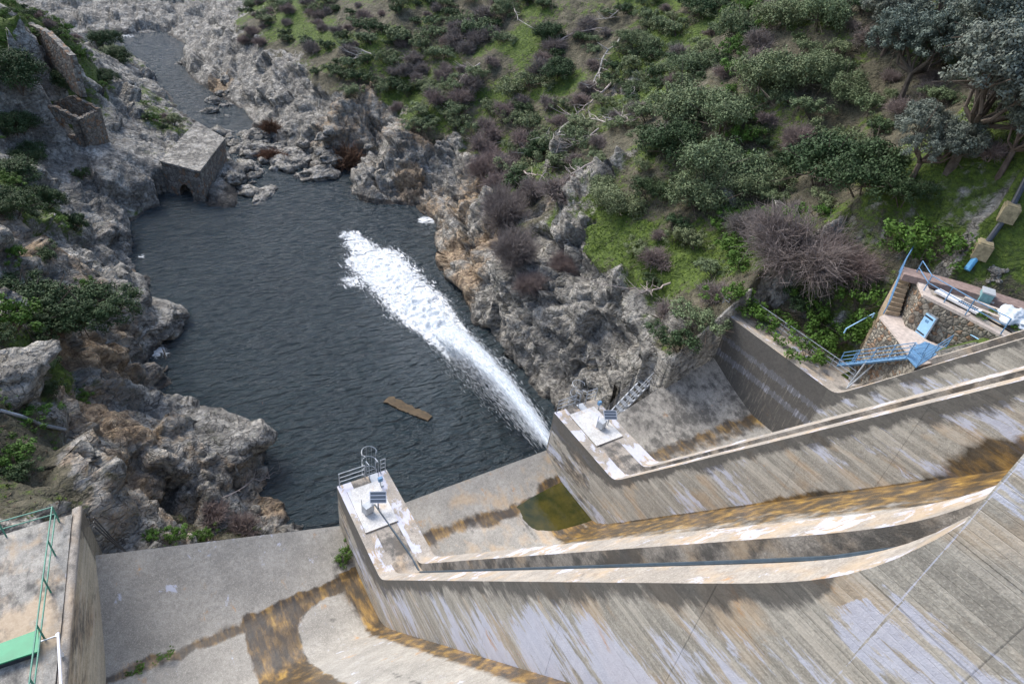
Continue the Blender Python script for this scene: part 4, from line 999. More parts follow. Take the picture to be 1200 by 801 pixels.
# a carved channel of dark water lies under the arch
# ------------------------------------------------------------------ water jet
def jet_pt(t, O=np.array([23.0, 23.4, -34.2]), E_=np.array([25.9, 48.0, -40.0])): return O+(E_-O)*np.array([t, t, t**2.0])
rj = np.random.default_rng(12)
k = NM('white_water', .75); n_ = k.noise(k.pos((1, .5, 1)), 2.6, 6, .75); k.col(k.mix(k.ramp(n_, [(.3, 0.), (.65, 1.)]), (.56, .64, .72), (.88, .91, .93)))
n2_ = k.noise(k.pos((3.2, .45, 3.2)), 1.6, 8, .75); k.l(k.ramp(n2_, [(.36, .25), (.52, 1.)]), k.b.inputs['Alpha']); M_WHITE = k.m
k = NM('water_spray', .8); k.col((.80, .85, .90)); k.b.inputs['Alpha'].default_value = .42; M_SPRAY = k.m
for k_ in (M_WHITE, M_SPRAY):
    t_ = k_.node_tree; tr_ = t_.nodes.new('ShaderNodeBsdfTranslucent'); tr_.inputs[0].default_value = (.85, .9, .95, 1); pb2 = t_.nodes['Principled BSDF']
    tp2 = t_.nodes.new('ShaderNodeBsdfTransparent'); m1 = t_.nodes.new('ShaderNodeMixShader'); m2 = t_.nodes.new('ShaderNodeMixShader'); m1.inputs[0].default_value = .35
    t_.links.new(pb2.outputs[0], m1.inputs[1]); t_.links.new(tr_.outputs[0], m1.inputs[2])
    al_ = pb2.inputs['Alpha']
    if al_.is_linked:
        src_ = al_.links[0].from_socket; t_.links.remove(al_.links[0]); t_.links.new(src_, m2.inputs[0])
    else: m2.inputs[0].default_value = al_.default_value
    al_.default_value = 1.0
    t_.links.new(tp2.outputs[0], m2.inputs[1]); t_.links.new(m1.outputs[0], m2.inputs[2]); t_.links.new(m2.outputs[0], t_.nodes['Material Output'].inputs[0])
jet = empty('water_jet', (23, 23.4, -40), 'white jet of water bursting from the dam outlet and arcing into the pool', 'water jet')
nt_, na_ = 150, 26; VJ = []
for i in range(nt_):
    t = i/(nt_-1)*1.06; c_ = jet_pt(t); R_ = .16+.9*t**1.1
    for j in range(na_):
        a = 2*math.pi*j/na_; VJ.append((c_[0]+R_*1.15*math.cos(a), c_[1], c_[2]+R_*.75*math.sin(a)))
VJ = np.array(VJ); cc = np.repeat(np.array([jet_pt(i/(nt_-1)*1.06) for i in range(nt_)]), na_, axis=0); tt_ = np.repeat(np.linspace(0, 1.06, nt_), na_)
nn = fbm(VJ*np.array([2.2, .55, 2.2]), 4, 200); VJ = cc+(VJ-cc)*(1+.5*nn*np.clip(tt_*1.6, .15, 1))[:, None]
i = (np.arange(nt_-1)[:, None]*na_+np.arange(na_)[None, :]).ravel(); j = (np.arange(nt_-1)[:, None]*na_+(np.arange(na_)+1)[None, :] % na_).ravel()
mesh_obj('core', VJ, np.stack([i, j, j+na_, i+na_], 1), M_WHITE, jet, smooth=True)
def streaks(n, tf, rf, lf, wf, seed, down=0.0):
    r = np.random.default_rng(seed); t = tf(r, n); C_ = np.array([jet_pt(x) for x in t]); a = r.random(n)*6.283; q = rf(r, n, t)
    off = np.stack([np.cos(a)*q*1.15, np.zeros(n), np.sin(a)*q*.75], 1); off[:, 2] -= down*np.abs(r.normal(size=n))*t
    C_ = C_+off; T = np.array([jet_pt(x+.01)-jet_pt(x) for x in t]); T = T/np.linalg.norm(T, axis=1)[:, None]+off*.03+r.normal(size=(n, 3))*.06
    L_ = lf(r, n)[:, None]; W_ = wf(r, n)[:, None]; s = np.cross(T, r.normal(size=(n, 3))); s /= np.linalg.norm(s, axis=1)[:, None]
    V = np.stack([C_-T*L_, C_-s*W_, C_+T*L_, C_+s*W_], 1).reshape(-1, 3); V[:, 2] = np.maximum(V[:, 2], WZ+.02); return V, np.arange(4*n).reshape(n, 4)
V, F = streaks(15000, lambda r, n: r.random(n)**.8*1.08, lambda r, n, t: (.18+1.0*t**1.05)*(.55+.5*np.abs(r.normal(size=n))), lambda r, n: .15+.3*r.random(n), lambda r, n: .010+.022*r.random(n), 1)
mesh_obj('spray', V, F, M_SPRAY, jet)
V, F = streaks(9000, lambda r, n: .12+r.random(n)*.8, lambda r, n, t: (.3+1.0*t)*(.6+.6*np.abs(r.normal(size=n))), lambda r, n: .15+.3*r.random(n), lambda r, n: .008+.014*r.random(n), 2, 2.6)
mesh_obj('falling_spray', V, F, M_SPRAY, jet)
# churned foam where it lands
fx = np.linspace(16.5, 31.5, 110); fy = np.linspace(43.5, 73, 210); FX_, FY_ = np.meshgrid(fx, fy, indexing='ij'); FX_, FY_ = FX_.ravel(), FY_.ravel()
fF = foam_field(FX_, FY_); Qp = np.stack([FX_, FY_, FX_*0], 1)
rg_ = 1-np.abs(fbm(Qp*np.array([1.3, .8, 1]), 5, 210))*2.2; hz = WZ-.12+np.clip(fF-.3, 0, 1)*(.28+.38*rg_*sm(70, 48, FY_)+.35*fbm(Qp*3.0, 3, 211))
k = NM('foam_lace', .8); A = k.attr(); n_ = k.noise(k.pos((1.5, .55, 1), rot=(0, 0, .05)), 1.7, 10, .8, 1.0); k.col(k.mix(k.ramp(n_, [(.35, 0.), (.62, 1.)]), (.42, .50, .56), (.88, .90, .92))); k.l(th(k, A[0], n_, .58, .72, 1.5), k.b.inputs['Alpha'])
k.bump(n_, .6, .2)
fo_ = mesh_obj('foam', np.stack([FX_, FY_, np.maximum(hz, WZ+.03)], 1), grid_faces(110, 210), k.m, smooth=True, attr=np.stack([fF, fF, fF], 1)); tag(fo_, 'long patch of churning white foam where the jet strikes the pool', 'foam', kind='stuff')
n = 7000; t = rj.random(n); ang = rj.normal(size=n)*1.5*(.6+t*.8); C_ = np.stack([26.2-2.0*t+ang, 45+24*t*rj.random(n)**.3, WZ+.15+np.abs(rj.normal(size=n))*.38*(1-t)+.02], 1)
V, F = leaves(C_, 1, .1, .05, rj, 1.0, 0); mesh_obj('splash_drops', V, F, M_SPRAY, None); tag(bpy.data.objects['splash_drops'], 'spray thrown up over the foam where the jet lands', 'spray', kind='stuff')
# ------------------------------------------------------------------ floating slab, dead stump
k = plain('waterlogged_wood', (.075, .052, .026), .8, 0, .5, 4); c0 = onz((453, 468), WZ); c1 = onz((504, 491), WZ); d = (c1-c0); L_ = np.linalg.norm(d); d /= L_; s_ = np.array([-d[1], d[0], 0])
V = []; 
for z in (-.12, .13):
    for u_ in np.linspace(0, 1, 22):
        for v_, e in ((-.5, 1), (.5, -1)):
            wv = .60*(1-.35*abs(u_-.4))+.04*math.sin(u_*31+e)+.07*RNG.normal()
            V.append(c0+d*L_*u_*(1)+s_*wv*v_*1.7+np.array([0, 0, z+.04*math.sin(u_*9)]))
F = []
for i in range(21):
    a = 2*i; F += [(a, a+1, a+3, a+2), (44+a, 44+a+2, 44+a+3, 44+a+1), (a, a+2, 44+a+2, 44+a), (a+1, 44+a+1, 44+a+3, a+3)]
F += [(0, 44, 45, 1), (42, 43, 87, 86)]
tag(mesh_obj('driftwood', V, F, k), 'flat brown piece of driftwood floating alone in the dark pool', 'driftwood')
branch('drowned_tree', [(196, 440), (195, 422), (193, 408)], .10, 'dark bare stump standing in the water by the left cliff', 480, None, M_BARK, .2)
branch('dead_branch', [(262, 590), (300, 570), (325, 560)], .04, 'pale thin branch reaching from the left cliff over the water', 481, None, M_DEAD, .4)
branch('dead_branch', [(305, 520), (318, 512), (330, 502)], .09, 'rust-brown snag sticking out at the tip of the left promontory', 482, None, M_BROWN, .3)
# ------------------------------------------------------------------ left abutment
def cgrid(name, x0_, x1_, y0_, y1_, zf_, mat, parent, att, st=.25):
    u = np.arange(0, 1.0001, st/abs(y1_-y0_)); nu = max(2, int(14/st))
    V_, U_ = np.meshgrid(np.linspace(0, 1, nu), u, indexing='ij'); yv = y0_+(y1_-y0_)*U_.ravel(); a = x0_(yv); b = x1_(yv); xv = a+(b-a)*V_.ravel()
    Q = np.stack([xv, yv, zf_(xv, yv)], 1); return mesh_obj(name, Q, grid_faces(nu, len(u)), mat, parent, attr=att(Q))
ter_l = empty('concrete_terrace', (-9, 12, -30), 'stained brown concrete terrace at the lower left with green railings', 'terrace')
def att_l(Q):
    n = fbm(Q*.6, 5, 300); n2 = fbm(Q*1.8, 4, 301); o_ = np.exp(-((Q[:, 0]+6.5)**2+(Q[:, 1]-18.8)**2)/1.2)
    return np.stack([.2+.3*n2, n*0, .46+.55*n-.2*o_, .40+.5*n2+.6*o_], 1)
cgrid('deck', lambda y: y*0-16, lambda y: x0f(y)-.30, -4, 23.75, lambda x, y: -24.62+.05*fbm(np.stack([x, y, x*0], 1)*.5, 3, 5), M_FLOOR, ter_l, att_l)
MB().prism([(-16, 23.75), (-16, -4), (-7.9, -4), (-5.1, 23.75)][::-1], -42, -24.75).build('block', M_CONC, ter_l)
w0 = empty('training_wall', (-4.9, 22, -42), 'thin cream-coloured left side wall of the spillway standing on end beside the green railing', 'side wall', 'walls of the spillway')
yv = np.linspace(-4, 24.1, 110); jv = np.linspace(0, 1, 30); YY_, JJ_ = np.meshgrid(yv, jv, indexing='ij'); YY_, JJ_ = YY_.ravel(), JJ_.ravel()
topz = -24.72; zb_ = np.minimum(floor_z(0, 0., np.minimum(YY_, YL))-.5, topz-1); zb_ = np.where(YY_ > YL-.02, -43, zb_); ZZ_ = zb_+(topz-zb_)*JJ_
n_ = fbm(np.stack([YY_*.5+ZZ_*.5, ZZ_*.2, YY_*0], 1), 4, 310)
mesh_obj('wall_side', np.stack([x0f(YY_), YY_, ZZ_], 1), grid_faces(110, 30, flip=True), M_CREAM, w0, attr=np.stack([.1+0*n_, 0*n_, .22+.6*n_, .35+.5*n_], 1))
yv = np.linspace(-4, 24.1, 260); cs_ = []
for fx_, dz_ in ((-.36, -.35), (-.34, .02), (-.24, .06), (-.12, .07), (.012, .04), (.014, -.12)):
    n_ = fbm(np.stack([yv*1.7, yv*0+fx_*3, yv*0], 1), 4, 333); cs_.append(np.stack([x0f(yv)+fx_+.05*n_*(fx_ < 0), yv, topz+dz_+.07*n_], 1))
Vc = np.stack(cs_, 0).reshape(-1, 3); mesh_obj('coping', Vc, grid_faces(6, 260), M_CONC, w0, attr=np.stack([Vc[:, 0]*0+.1, Vc[:, 0]*0, Vc[:, 0]*0+.42, Vc[:, 0]*0+.5], 1))
MB().prism([(x0f(24.1)-.5, 23.76), (x0f(24.1), 24.1), (x0f(23)+.0, 23), (x0f(23)-.5, 23)][::-1], -43, -24.9).build('wall_nose', M_CONC, w0)

def railing(name, pts, label, mat, h=1.05, rails=2, r=.028, posts=None, group='railings on the dam', gap=2.0, tilt=(0, 0)):
    pts = [np.array(p, float) for p in pts]; root = empty(name, pts[0], label, 'railing', group)
    dirv_ = np.array([tilt[0], tilt[1], 1.0])
    for k_ in range(rails):
        hh = h*(1-k_/ (rails if rails > 1 else 1)*.92) if rails > 1 else h
        MB().tube([p+dirv_*hh for p in pts], r, 6).build('rail', mat, root)
    for a, b in zip(pts[:-1], pts[1:]):
        L_ = np.linalg.norm(b-a); n = max(1, int(round(L_/gap)))
        for k_ in range(n+(1 if b is pts[-1] else 0)):
            p = a+(b-a)*k_/n; MB().tube([p, p+dirv_*h], r*1.15, 6).build('post', mat, root)
    return root
railing('railing', [(x0f(y)-.75, y, -24.6) for y in (23.5, 20, 16, 12, 8)], 'long green railing running towards the viewer beside the cream side wall', M_GREEN, 1.0, 2, .03)
railing('railing', [(x0f(23.5)-.75, 23.52, -24.6), (-9, 23.6, -24.6), (-15, 23.6, -24.6)], 'green railing along the outer edge of the brown terrace at the left', M_GREEN, .95, 2, .028)
M_SHEET = plain('green_painted_sheet', (.02, .27, .13), .5, 0, .15, 2)
sh_ = empty('hatch_cover', onz((20, 760), -24.4), 'bright green flat sheet cover lying on the brown terrace', 'cover')
q = [onz(p, -24.25)[:2] for p in ((-40, 768), (44.7, 737), (46, 762), (0, 777), (-40, 790))]
MB().prism([tuple(a) for a in q][::-1], -24.32, -24.25).build('sheet', M_SHEET, sh_); MB().prism([tuple(lerp(a, sum(q)/5, .12)) for a in q][::-1], -24.6, -24.33).build('frame', M_DARK, sh_)  # inset block raises the sheet; its dark colour stands in for the shadow underneath
a, b = onz((45, 752), -24.3), onz((68, 744), -24.3)
rd = empty('support_rod', a, 'short grey rod between green cover and white pole', 'rod'); MB().tube([a, b], .03, 6).build('bar', M_STEEL, rd); MB().box(b, (.12, .12, .12)).build('bracket', M_STEEL, rd)
M_WP = plain('white_paint', (.72, .72, .74), .5, 0, .1)
a, b = onz((68, 741), -24.2), onz((72, 812), -24.2)
wp_ = empty('barrier_pole', a, 'white painted pole lying parallel to the green railing', 'pole'); MB().tube([a, b], .05, 8).build('bar', M_WP, wp_)
for t in (.3, .9): MB().box(lerp(a, b, t)-np.array([0, 0, .2]), (.1, .1, .4)).build('foot', M_WP, wp_)
for i, dy in enumerate((0, .35, .7)):
    a = np.array([x0f(24)+.1, 24.3+dy, -26.4-dy*.2]); b = ony((150, 648), 24.5+dy*.4); o = MB().tube([a, lerp(a, b, .5)+np.array([0, 0, -.15]), b], .03, 5).build('cable', M_DARK); tag(o, 'black cable hanging across the corner of the side wall, '+['upper', 'middle', 'lower'][i]+' of three', 'cable', 'cables by the left side wall')
# grey pipe on the left ledge
pp_ = [at(*q)[0] for q in ((-20, 480), (28, 493), (52, 503), (78, 508))]; pp_ = [p+np.array([0, 0, .35]) for p in pp_ if p is not None]
o = MB().tube(pp_, .11, 8).build('water_pipe', M_STEEL); tag(o, 'grey pipe lying on the ledge of the left cliff', 'pipe')

# ------------------------------------------------------------------ fittings on the two piers
M_PANEL = NM('solar_cells', .15); P_ = M_PANEL.pos(obj=True); M_PANEL.col((.09, .11, .14)); M_PANEL = M_PANEL.m
M_CAB = plain('cabinet_paint', (.42, .45, .48), .5, 0, .1); M_ALU = plain('aluminium', (.62, .64, .66), .35, .6, .1)
def pier_kit(i, corners, cage, lamp, sol, names):
    x_, y_ = cage[:2]; tip = YL; px0, px1 = XW[i], XW[i]+WW[i]
    # pale pad
    cs = [np.array(c) for c in corners]; V_, U_ = np.meshgrid(np.linspace(0, 1, 16), np.linspace(0, 1, 24), indexing='ij'); V_, U_ = V_.ravel()[:, None], U_.ravel()[:, None]
    Q = (cs[0]*(1-V_)+cs[1]*V_)*(1-U_)+(cs[3]*(1-V_)+cs[2]*V_)*U_; Q3 = np.concatenate([Q, np.full((len(Q), 1), -27.915)], 1); nn_ = fbm(Q3*2, 4, 320+i); st = np.exp(-((Q3[:, 0]-cs[2][0]+.9)**2+(Q3[:, 1]-cs[2][1]-1.0)**2)/.5)
    root = empty('concrete_pad', (*cs[3], -28), names[0], 'concrete pad', 'pads on the pier heads')
    mesh_obj('pad_top', Q3, grid_faces(16, 24), M_PAD, root, attr=np.stack([.42+.4*nn_, nn_*0, .12+.3*nn_, .2+.5*nn_+.25*st], 1))
    MB().prism([tuple(c) for c in cs][::-1], -27.995, -27.92).build('pad_edge', M_CONC, root)
    # guard rails either side of the ladder
    railing('railing', [(px0+.12, tip-.12, -28), (x_-.45, tip-.12, -28)], names[1], M_STEEL, 1.05, 3, .025, group='railings on the dam', gap=1.4)
    railing('railing', [(x_+.45, tip-.12, -28), (px1-.12, tip-.12, -28)], names[2], M_STEEL, 1.05, 3, .025, group='railings on the dam', gap=.9)
    lad = empty('cage_ladder', (x_, tip+.2, -34), names[3], 'ladder', 'caged ladders on the pier noses')
    for s in (-.26, .26): MB().tube([(x_+s, tip+.18, -34), (x_+s, tip+.18, -27.0), (x_+s, tip-.25, -26.85), (x_+s, tip-.3, -28)], .025, 6).build('stile', M_STEEL, lad)
    m = MB()
    for k_ in range(24): m.tube([(x_-.26, tip+.18, -33.8+k_*.26), (x_+.26, tip+.18, -33.8+k_*.26)], .014, 5)
    m.build('rungs', M_STEEL, lad).parent = lad.children[0]
    for k_ in range(8):
        z = -26.6-k_*.8; pts = [(x_-.3, tip+.18, z)]+[(x_-.42*math.cos(a), tip+.35+.5*math.sin(a), z) for a in np.linspace(0, math.pi, 9)]+[(x_+.3, tip+.18, z)]
        MB().tube(pts, .018, 5).build('hoop', M_STEEL, lad)
    for a in np.linspace(.25, math.pi-.25, 5): MB().tube([(x_-.42*math.cos(a), tip+.35+.5*math.sin(a), -26.6), (x_-.42*math.cos(a), tip+.35+.5*math.sin(a), -32.3)], .012, 4).build('cage_bar', M_STEEL, lad)
    MB().box((x_, tip-.55, -27.95), (.5, 1.0, .05)).build('landing_plate', M_CAB, lad)
    # floodlight
    lp_ = empty('floodlight', (*lamp[:2], -28), names[4], 'floodlight', 'blue floodlights on the pier heads')
    MB().tube([(*lamp[:2], -28), (*lamp[:2], -27.55)], .03, 6).build('post', M_STEEL, lp_); b_ = MB().box((lamp[0], lamp[1]+.03, -27.42), (.24, .16, .26)).build('housing', M_BLUE, lp_)
    # solar unit
    sx, sy = sol[:2]; su = empty('solar_unit', (sx, sy, -28), names[5], 'solar unit', 'solar powered units on the pier heads', rz=0)
    ax = np.array([[.93, -.37, -.05], [.30, .80, .52], [-.15, -.50, .85]])
    for k_ in range(3): ax[k_] /= np.linalg.norm(ax[k_])
    c_ = np.array([sx+.25, sy, -27.05]); p_ = MB().box(c_, (.85, .6, .04), ax=ax).build('panel_frame', M_ALU, su)
    for k_ in (-1, 0, 1):
        MB().box(c_+ax[1]*.19*k_+ax[2]*.024, (.78, .145, .012), ax=ax).build('solar_cell_row', M_PANEL, su).parent = p_
    MB().tube([(sx+.25, sy, -28), tuple(c_)], .04, 6).build('mast', M_STEEL, su)
    MB().box((sx-.32, sy-.05, -27.55), (.5, .38, .5), .3).build('cabinet', M_CAB, su); cb_ = su.children[-1]
    for s, t in ((-.52, -.2), (-.14, -.2), (-.52, .14), (-.14, .14)): MB().tube([(sx+s, sy+t, -28), (sx+s, sy+t, -27.8)], .022, 5).build('leg', M_STEEL, su).parent = cb_
    MB().tube([(sx-.6, sy+.1, -28), (sx-.6, sy+.1, -26.9)], .02, 5).build('antenna', M_STEEL, su)
pier_kit(0, [(6.85, 22.65), (8.6, 22.65), (8.55, 19.7), (6.8, 19.7)], onz((432, 548), -28), onz((446, 570), -28), onz((438, 598), -28),
         ('pale square concrete pad on the nearer pier head', 'left part of the guard rail on the nearer pier head', 'right part of the guard rail on the nearer pier head', 'caged steel ladder over the end of the nearer pier', 'small blue floodlight on the nearer pier head', 'tilted solar panel with white cabinet on the nearer pier head'))
pier_kit(1, [(21.55, 22.6), (23.55, 22.6), (23.6, 19.6), (21.5, 19.6)], onz((675, 470), -28), onz((701, 480), -28), onz((708, 500), -28),
         ('pale square concrete pad on the middle pier head', 'left part of the guard rail on the middle pier head', 'right part of the guard rail on the middle pier head', 'caged steel ladder over the end of the middle pier', 'small blue floodlight on the middle pier head', 'tilted solar panel with grey cabinet on the middle pier head'))
# conduit running up the channel of the nearer wall
def ch_pts(i, fx, dz, ys_): return [(XW[i]+WW[i]*fx, y, float(top_line(i, np.array([y]))[0])+dz) for y in ys_]
cp_ = [(7.85, 21.2, -27.93), (8.15, 18.8, -27.93), (8.3, 17.6, -28.0)]+ch_pts(0, .645, -.62, [16.5, 15.5, 13, 10, 7, 5, 3.5, 2.2, 1.5, 1.05])
o = MB().tube(cp_, .05, 6).build('conduit', plain('dark_blue_pipe', (.05, .075, .10), .5)); tag(o, 'dark blue-grey pipe running up the channel of the nearer dividing wall', 'pipe')
o = MB().tube([(p[0]-.12, p[1], p[2]-.1) for p in cp_[3:]], .025, 5).build('cable', M_STEEL); tag(o, 'thin grey cable below the blue-grey pipe in the wall channel', 'cable')
# moss tuft at the base of the nearer pier
put('bright', (6.2, 21.3, -31.9), .75, 'tuft of bright green weeds at the foot of the nearer pier')
for i_, q_ in enumerate([(150, 790), (165, 783), (185, 772), (200, 766)]):
    put('bright', onz(q_, -29.9), .22+.06*(i_ % 2), ['leftmost', 'second', 'third', 'rightmost'][i_]+' low green weed in the trough of the left spillway chute', 'weeds in the left trough', .5)
# stair with dark railing between cliff and right chute
# standing water in the middle trough beside the pier
kp = NM('still_green_water', .04); kp.col(kp.mix(kp.ramp(kp.noise(kp.pos(), .9, 4, .6), [(.35, 0.), (.65, 1.)]), (.022, .028, .006), (.07, .06, .012))); kp.bump(kp.noise(kp.pos(), 5, 3, .6), .25, .03)
pc = [(14, 17), (20.9, 15), (20.9, 22.9), (14, 22.9)]
o = MB().add([(*p, -32.46) for p in pc], [tuple(range(len(pc)))]).build('still_water', kp.m); tag(o, kind='structure')
S0, S1 = ony((752, 474), 24.3), ony((832, 385), 24.8); S1 = np.array([34.4, 24.6, -26.5]); S0 = np.array([27.5, 24.2, -32.6])
st_ = empty('steel_stairs', S0, 'narrow steel stairs with dark railing climbing between grey cliff and the right chute', 'stairs')
nS = 18
for k_ in range(nS):
    c_ = lerp(S0, S1, (k_+.5)/nS); MB().box(c_+np.array([0, .45, 0]), (.36, .8, .05)).build('tread', M_STEEL, st_)
for s in (.05, .85): MB().tube([S0+np.array([0, s, -.1]), S1+np.array([0, s, -.1])], .07, 5).build('stringer', M_STEEL, st_)
railing('railing', [S0+np.array([0, .85, 0]), S1+np.array([0, .85, 0])], 'dark stair railing on the cliff side of the steel stairs', M_DARK, 1.0, 3, .022, gap=1.3, group='railings on the dam')
railing('railing', [S0+np.array([0, .05, 0]), S1+np.array([0, .05, 0])], 'thin stair railing on the chute side of the steel stairs', M_STEEL, 1.0, 2, .022, gap=1.6, group='railings on the dam')

# ------------------------------------------------------------------ right side: walkway, brown terrace, stone terrace, blue stair
bt = [onz(q, -24.2)[:2] for q in ((853, 350), (884, 352), (905, 366), (950, 395), (992, 425), (1004, 446), (985, 452))]
btr = empty('concrete_terrace', (*bt[3], -30), 'brown weathered terrace behind the railed walkway of the right side wall', 'terrace')
MB().prism([(37.19, 24.2)]+[tuple(p) for p in bt[1:-1]]+[(37.19, 14.2)], -42, -24.21).build('block', M_CONC, btr)
railing('railing', [(37.0, 24.0, -24), (37.0, 20, -24), (37.0, 16, -24), (37.0, 14.4, -24)], 'long grey railing on the walkway of the right side wall', M_STEEL, 1.0, 3, .024)
railing('railing', [(35.25, 23.6, -24), (35.25, 24.1, -24), (37.0, 24.1, -24)], 'short grey railing closing the end of the right walkway', M_STEEL, 1.1, 4, .024, gap=.8)
a = np.array([36.1, 24.1, -24.]); 
zf, zu = -19.5, -17.3
U = [onz(q, zu)[:2] for q in ((1069, 318), (1082, 346), (1133, 371), (1172, 392), (1240, 418))]
Bk = [onz(q, zu+.35)[:2] for q in ((1260, 372), (1200, 352), (1130, 330), (1058, 311))]
tr = empty('stone_terrace', (*U[1], -22), 'terrace with rubble stone retaining wall and pale coping, above the blue door', 'terrace')
poly = [tuple(p) for p in U]+[tuple(p) for p in Bk]
MB().prism(poly[::-1], -24, zu-.13).build('retaining_wall', M_RUB, tr)
inn = [tuple(lerp(p, np.mean(np.array(poly), axis=0), .06)) for p in poly]
MB().prism(inn[::-1], zu-.13, zu-.11).build('floor', M_CONC, tr)
def strip(path, wdt, z0, z1, name, mat, par):
    m = MB(); path = [np.array(p[:2], float) for p in path]
    offs = []
    for i in range(len(path)):
        t = path[min(i+1, len(path)-1)]-path[max(i-1, 0)]; t /= np.linalg.norm(t); offs.append(np.array([-t[1], t[0]])*wdt)
    for i in range(len(path)-1):
        a, b = path[i], path[i+1]; A_, B_ = a+offs[i], b+offs[i+1]
        m.add([(*a, z0), (*b, z0), (*B_, z0), (*A_, z0), (*a, z1), (*b, z1), (*B_, z1), (*A_, z1)], [(3, 2, 1, 0), (4, 5, 6, 7), (0, 1, 5, 4), (1, 2, 6, 5), (2, 3, 7, 6), (3, 0, 4, 7)])
    return m.build(name, mat, par)
M_COPE = plain('pinkish_coping', (.50, .43, .38), .85, 0, .25, 5); M_STEP = plain('ochre_steps', (.36, .28, .19), .9, 0, .3, 5); M_PATH = plain('reddish_paving', (.27, .20, .18), .9, 0, .3, 4)
strip([U[0], U[1], U[2]], .55, zu-.125, zu+.05, 'coping', M_COPE, tr)
strip([U[2], U[3], U[4]], .3, zu-.125, zu+.02, 'coping', M_COPE, tr)
strip([Bk[3], Bk[2], Bk[1], Bk[0]][::-1], 1.1, zu-.12, zu+.3, 'back_kerb', M_PATH, tr)
for j in (1, 2):
    q0_ = lerp(U[2], Bk[2], .12+.22*j); q1_ = lerp(U[4], Bk[0], .12+.22*j); strip([q0_, q1_], .25, zu-.1, zu+.12, 'planter_kerb', M_COPE, tr)
for i_, (t_, u_) in enumerate([(.2, .22), (.5, .25), (.8, .24), (.3, .45), (.7, .46)]):
    c_ = lerp(lerp(U[2], U[4], t_), lerp(Bk[2], Bk[0], t_), u_); put('bright', (*c_, zu), .38, ['left low green plant in the front bed of the stone terrace', 'middle low green plant in the front bed of the stone terrace', 'right low green plant in the front bed of the stone terrace', 'left low green plant in the rear bed of the stone terrace', 'right low green plant in the rear bed of the stone terrace'][i_], 'plants in the terrace beds', .5)
# lower walkway and steps
Wk = [onz(q, zf)[:2] for q in ((1031, 371), (1044, 364), (1055, 369), (1072, 388), (1088, 399), (1112, 408), (1100, 424), (1074, 428), (1052, 396))]
wk = empty('stone_walkway', (*Wk[0], -22), 'paved walkway on a rubble base in front of the blue door', 'walkway')
MB().prism([tuple(p) for p in Wk][::-1], -24, zf-.12).build('base_wall', M_RUB, wk); MB().prism([tuple(p) for p in Wk][::-1], zf-.12, zf).build('paving', M_COPE, wk)
stp = empty('stone_steps', (*Wk[1], -20), 'flight of ochre stone steps from the walkway up to the stone terrace', 'steps')
sa, sb = onz((1037, 368), zf)[:2], onz((1053, 371), zf)[:2]; ta, tb = onz((1055, 319), zu)[:2], onz((1067, 323), zu)[:2]
for k_ in range(9):
    t0_, t1_ = k_/9, (k_+1)/9; z = zf+(zu-zf)*(k_+1)/9
    MB().prism([tuple(lerp(sa, ta, t0_)), tuple(lerp(sb, tb, t0_)), tuple(lerp(sb, tb, t1_+.02)), tuple(lerp(sa, ta, t1_+.02))], -23, z-.002*k_).build('step', M_STEP if k_ % 2 else M_STEP, stp)
railing('railing', [(*lerp(sa, sb, -.12), zf), (*lerp(ta, tb, -.12), zu), (*(onz((1064, 301), zu+.2)[:2]), zu+.3)], 'blue-grey handrail along the left side of the ochre stone steps', M_BLUE, .95, 2, .035)
# blue door leaning on the rubble wall
da, db = onz((1072, 387), zf)[:2], onz((1084, 396), zf)[:2]; dd_ = (db-da)/np.linalg.norm(db-da); nrm_ = np.array([-dd_[1], dd_[0]]); nrm_ = nrm_ if nrm_[0] < 0 else -nrm_
dm = (da+db)/2; door = empty('metal_door', (*dm, zf), 'pale blue metal door with louvre slots in the rubble stone wall', 'door'); wd = np.linalg.norm(db-da)
axd = np.array([[*dd_, 0], [*nrm_, 0], [0, 0, 1]])
MB().box((*(dm+nrm_*.03), zf+.68), (wd, .08, 1.34), ax=axd).build('leaf', M_LBLUE, door); dleaf = door.children[0]
for z in (zf+.14, zf+1.2): MB().box((*(dm+nrm_*.075), z), (wd*.72, .012, .10), ax=axd).build('louvre', M_DARK, door).parent = dleaf
MB().box((*(dm+nrm_*.075), zf+.95), (.22, .012, .16), ax=axd).build('sign_plate', M_BLUE, door).parent = dleaf
MB().box((*(dm+nrm_*.0), zf+.70), (wd+.14, .1, 1.46), ax=axd).build('frame', M_STEEL, door)
# blue metal stair and landing
R0, R1 = onz((1063, 418), zf), onz((1072, 410), zf); L0 = onz((982, 427), -23.6)
w_ = np.array([.55, .62, 0]); bs = empty('metal_stairs', L0, 'blue metal staircase with railings bridging from the brown terrace to the stone walkway', 'stairs')
for k_ in range(17):
    c_ = lerp(L0, R0, (k_+.5)/17); d_ = (R0-L0); d_[2] = 0; d_ /= np.linalg.norm(d_); s_ = np.array([-d_[1], d_[0], 0]); s_ = s_ if s_[0] > 0 else -s_
    MB().box(c_+s_*.42, (.34, .82, .045), ax=np.array([d_, s_, [0, 0, 1]])).build('tread', M_BLUE, bs)
for s in (0, .84): MB().tube([L0+s_*s-np.array([0, 0, .1]), R0+s_*s-np.array([0, 0, .1])], .075, 4).build('stringer', M_BLUE, bs)
lp = [onz(q, zf+.02) for q in ((1063, 418), (1074, 430), (1107, 409), (1084, 400), (1067, 408))]
MB().prism([tuple(p[:2]) for p in lp], zf-.04, zf+.03).build('landing', M_BLUE, bs)
for f_ in (.35, .4): 
    g = lerp(L0, R0, .45); MB().tube([g+s_*(f_-.35)*14, g+np.array([-1.0*(f_ > .36), .4, -3.6])], .05, 6).build('strut', M_CAB, bs)
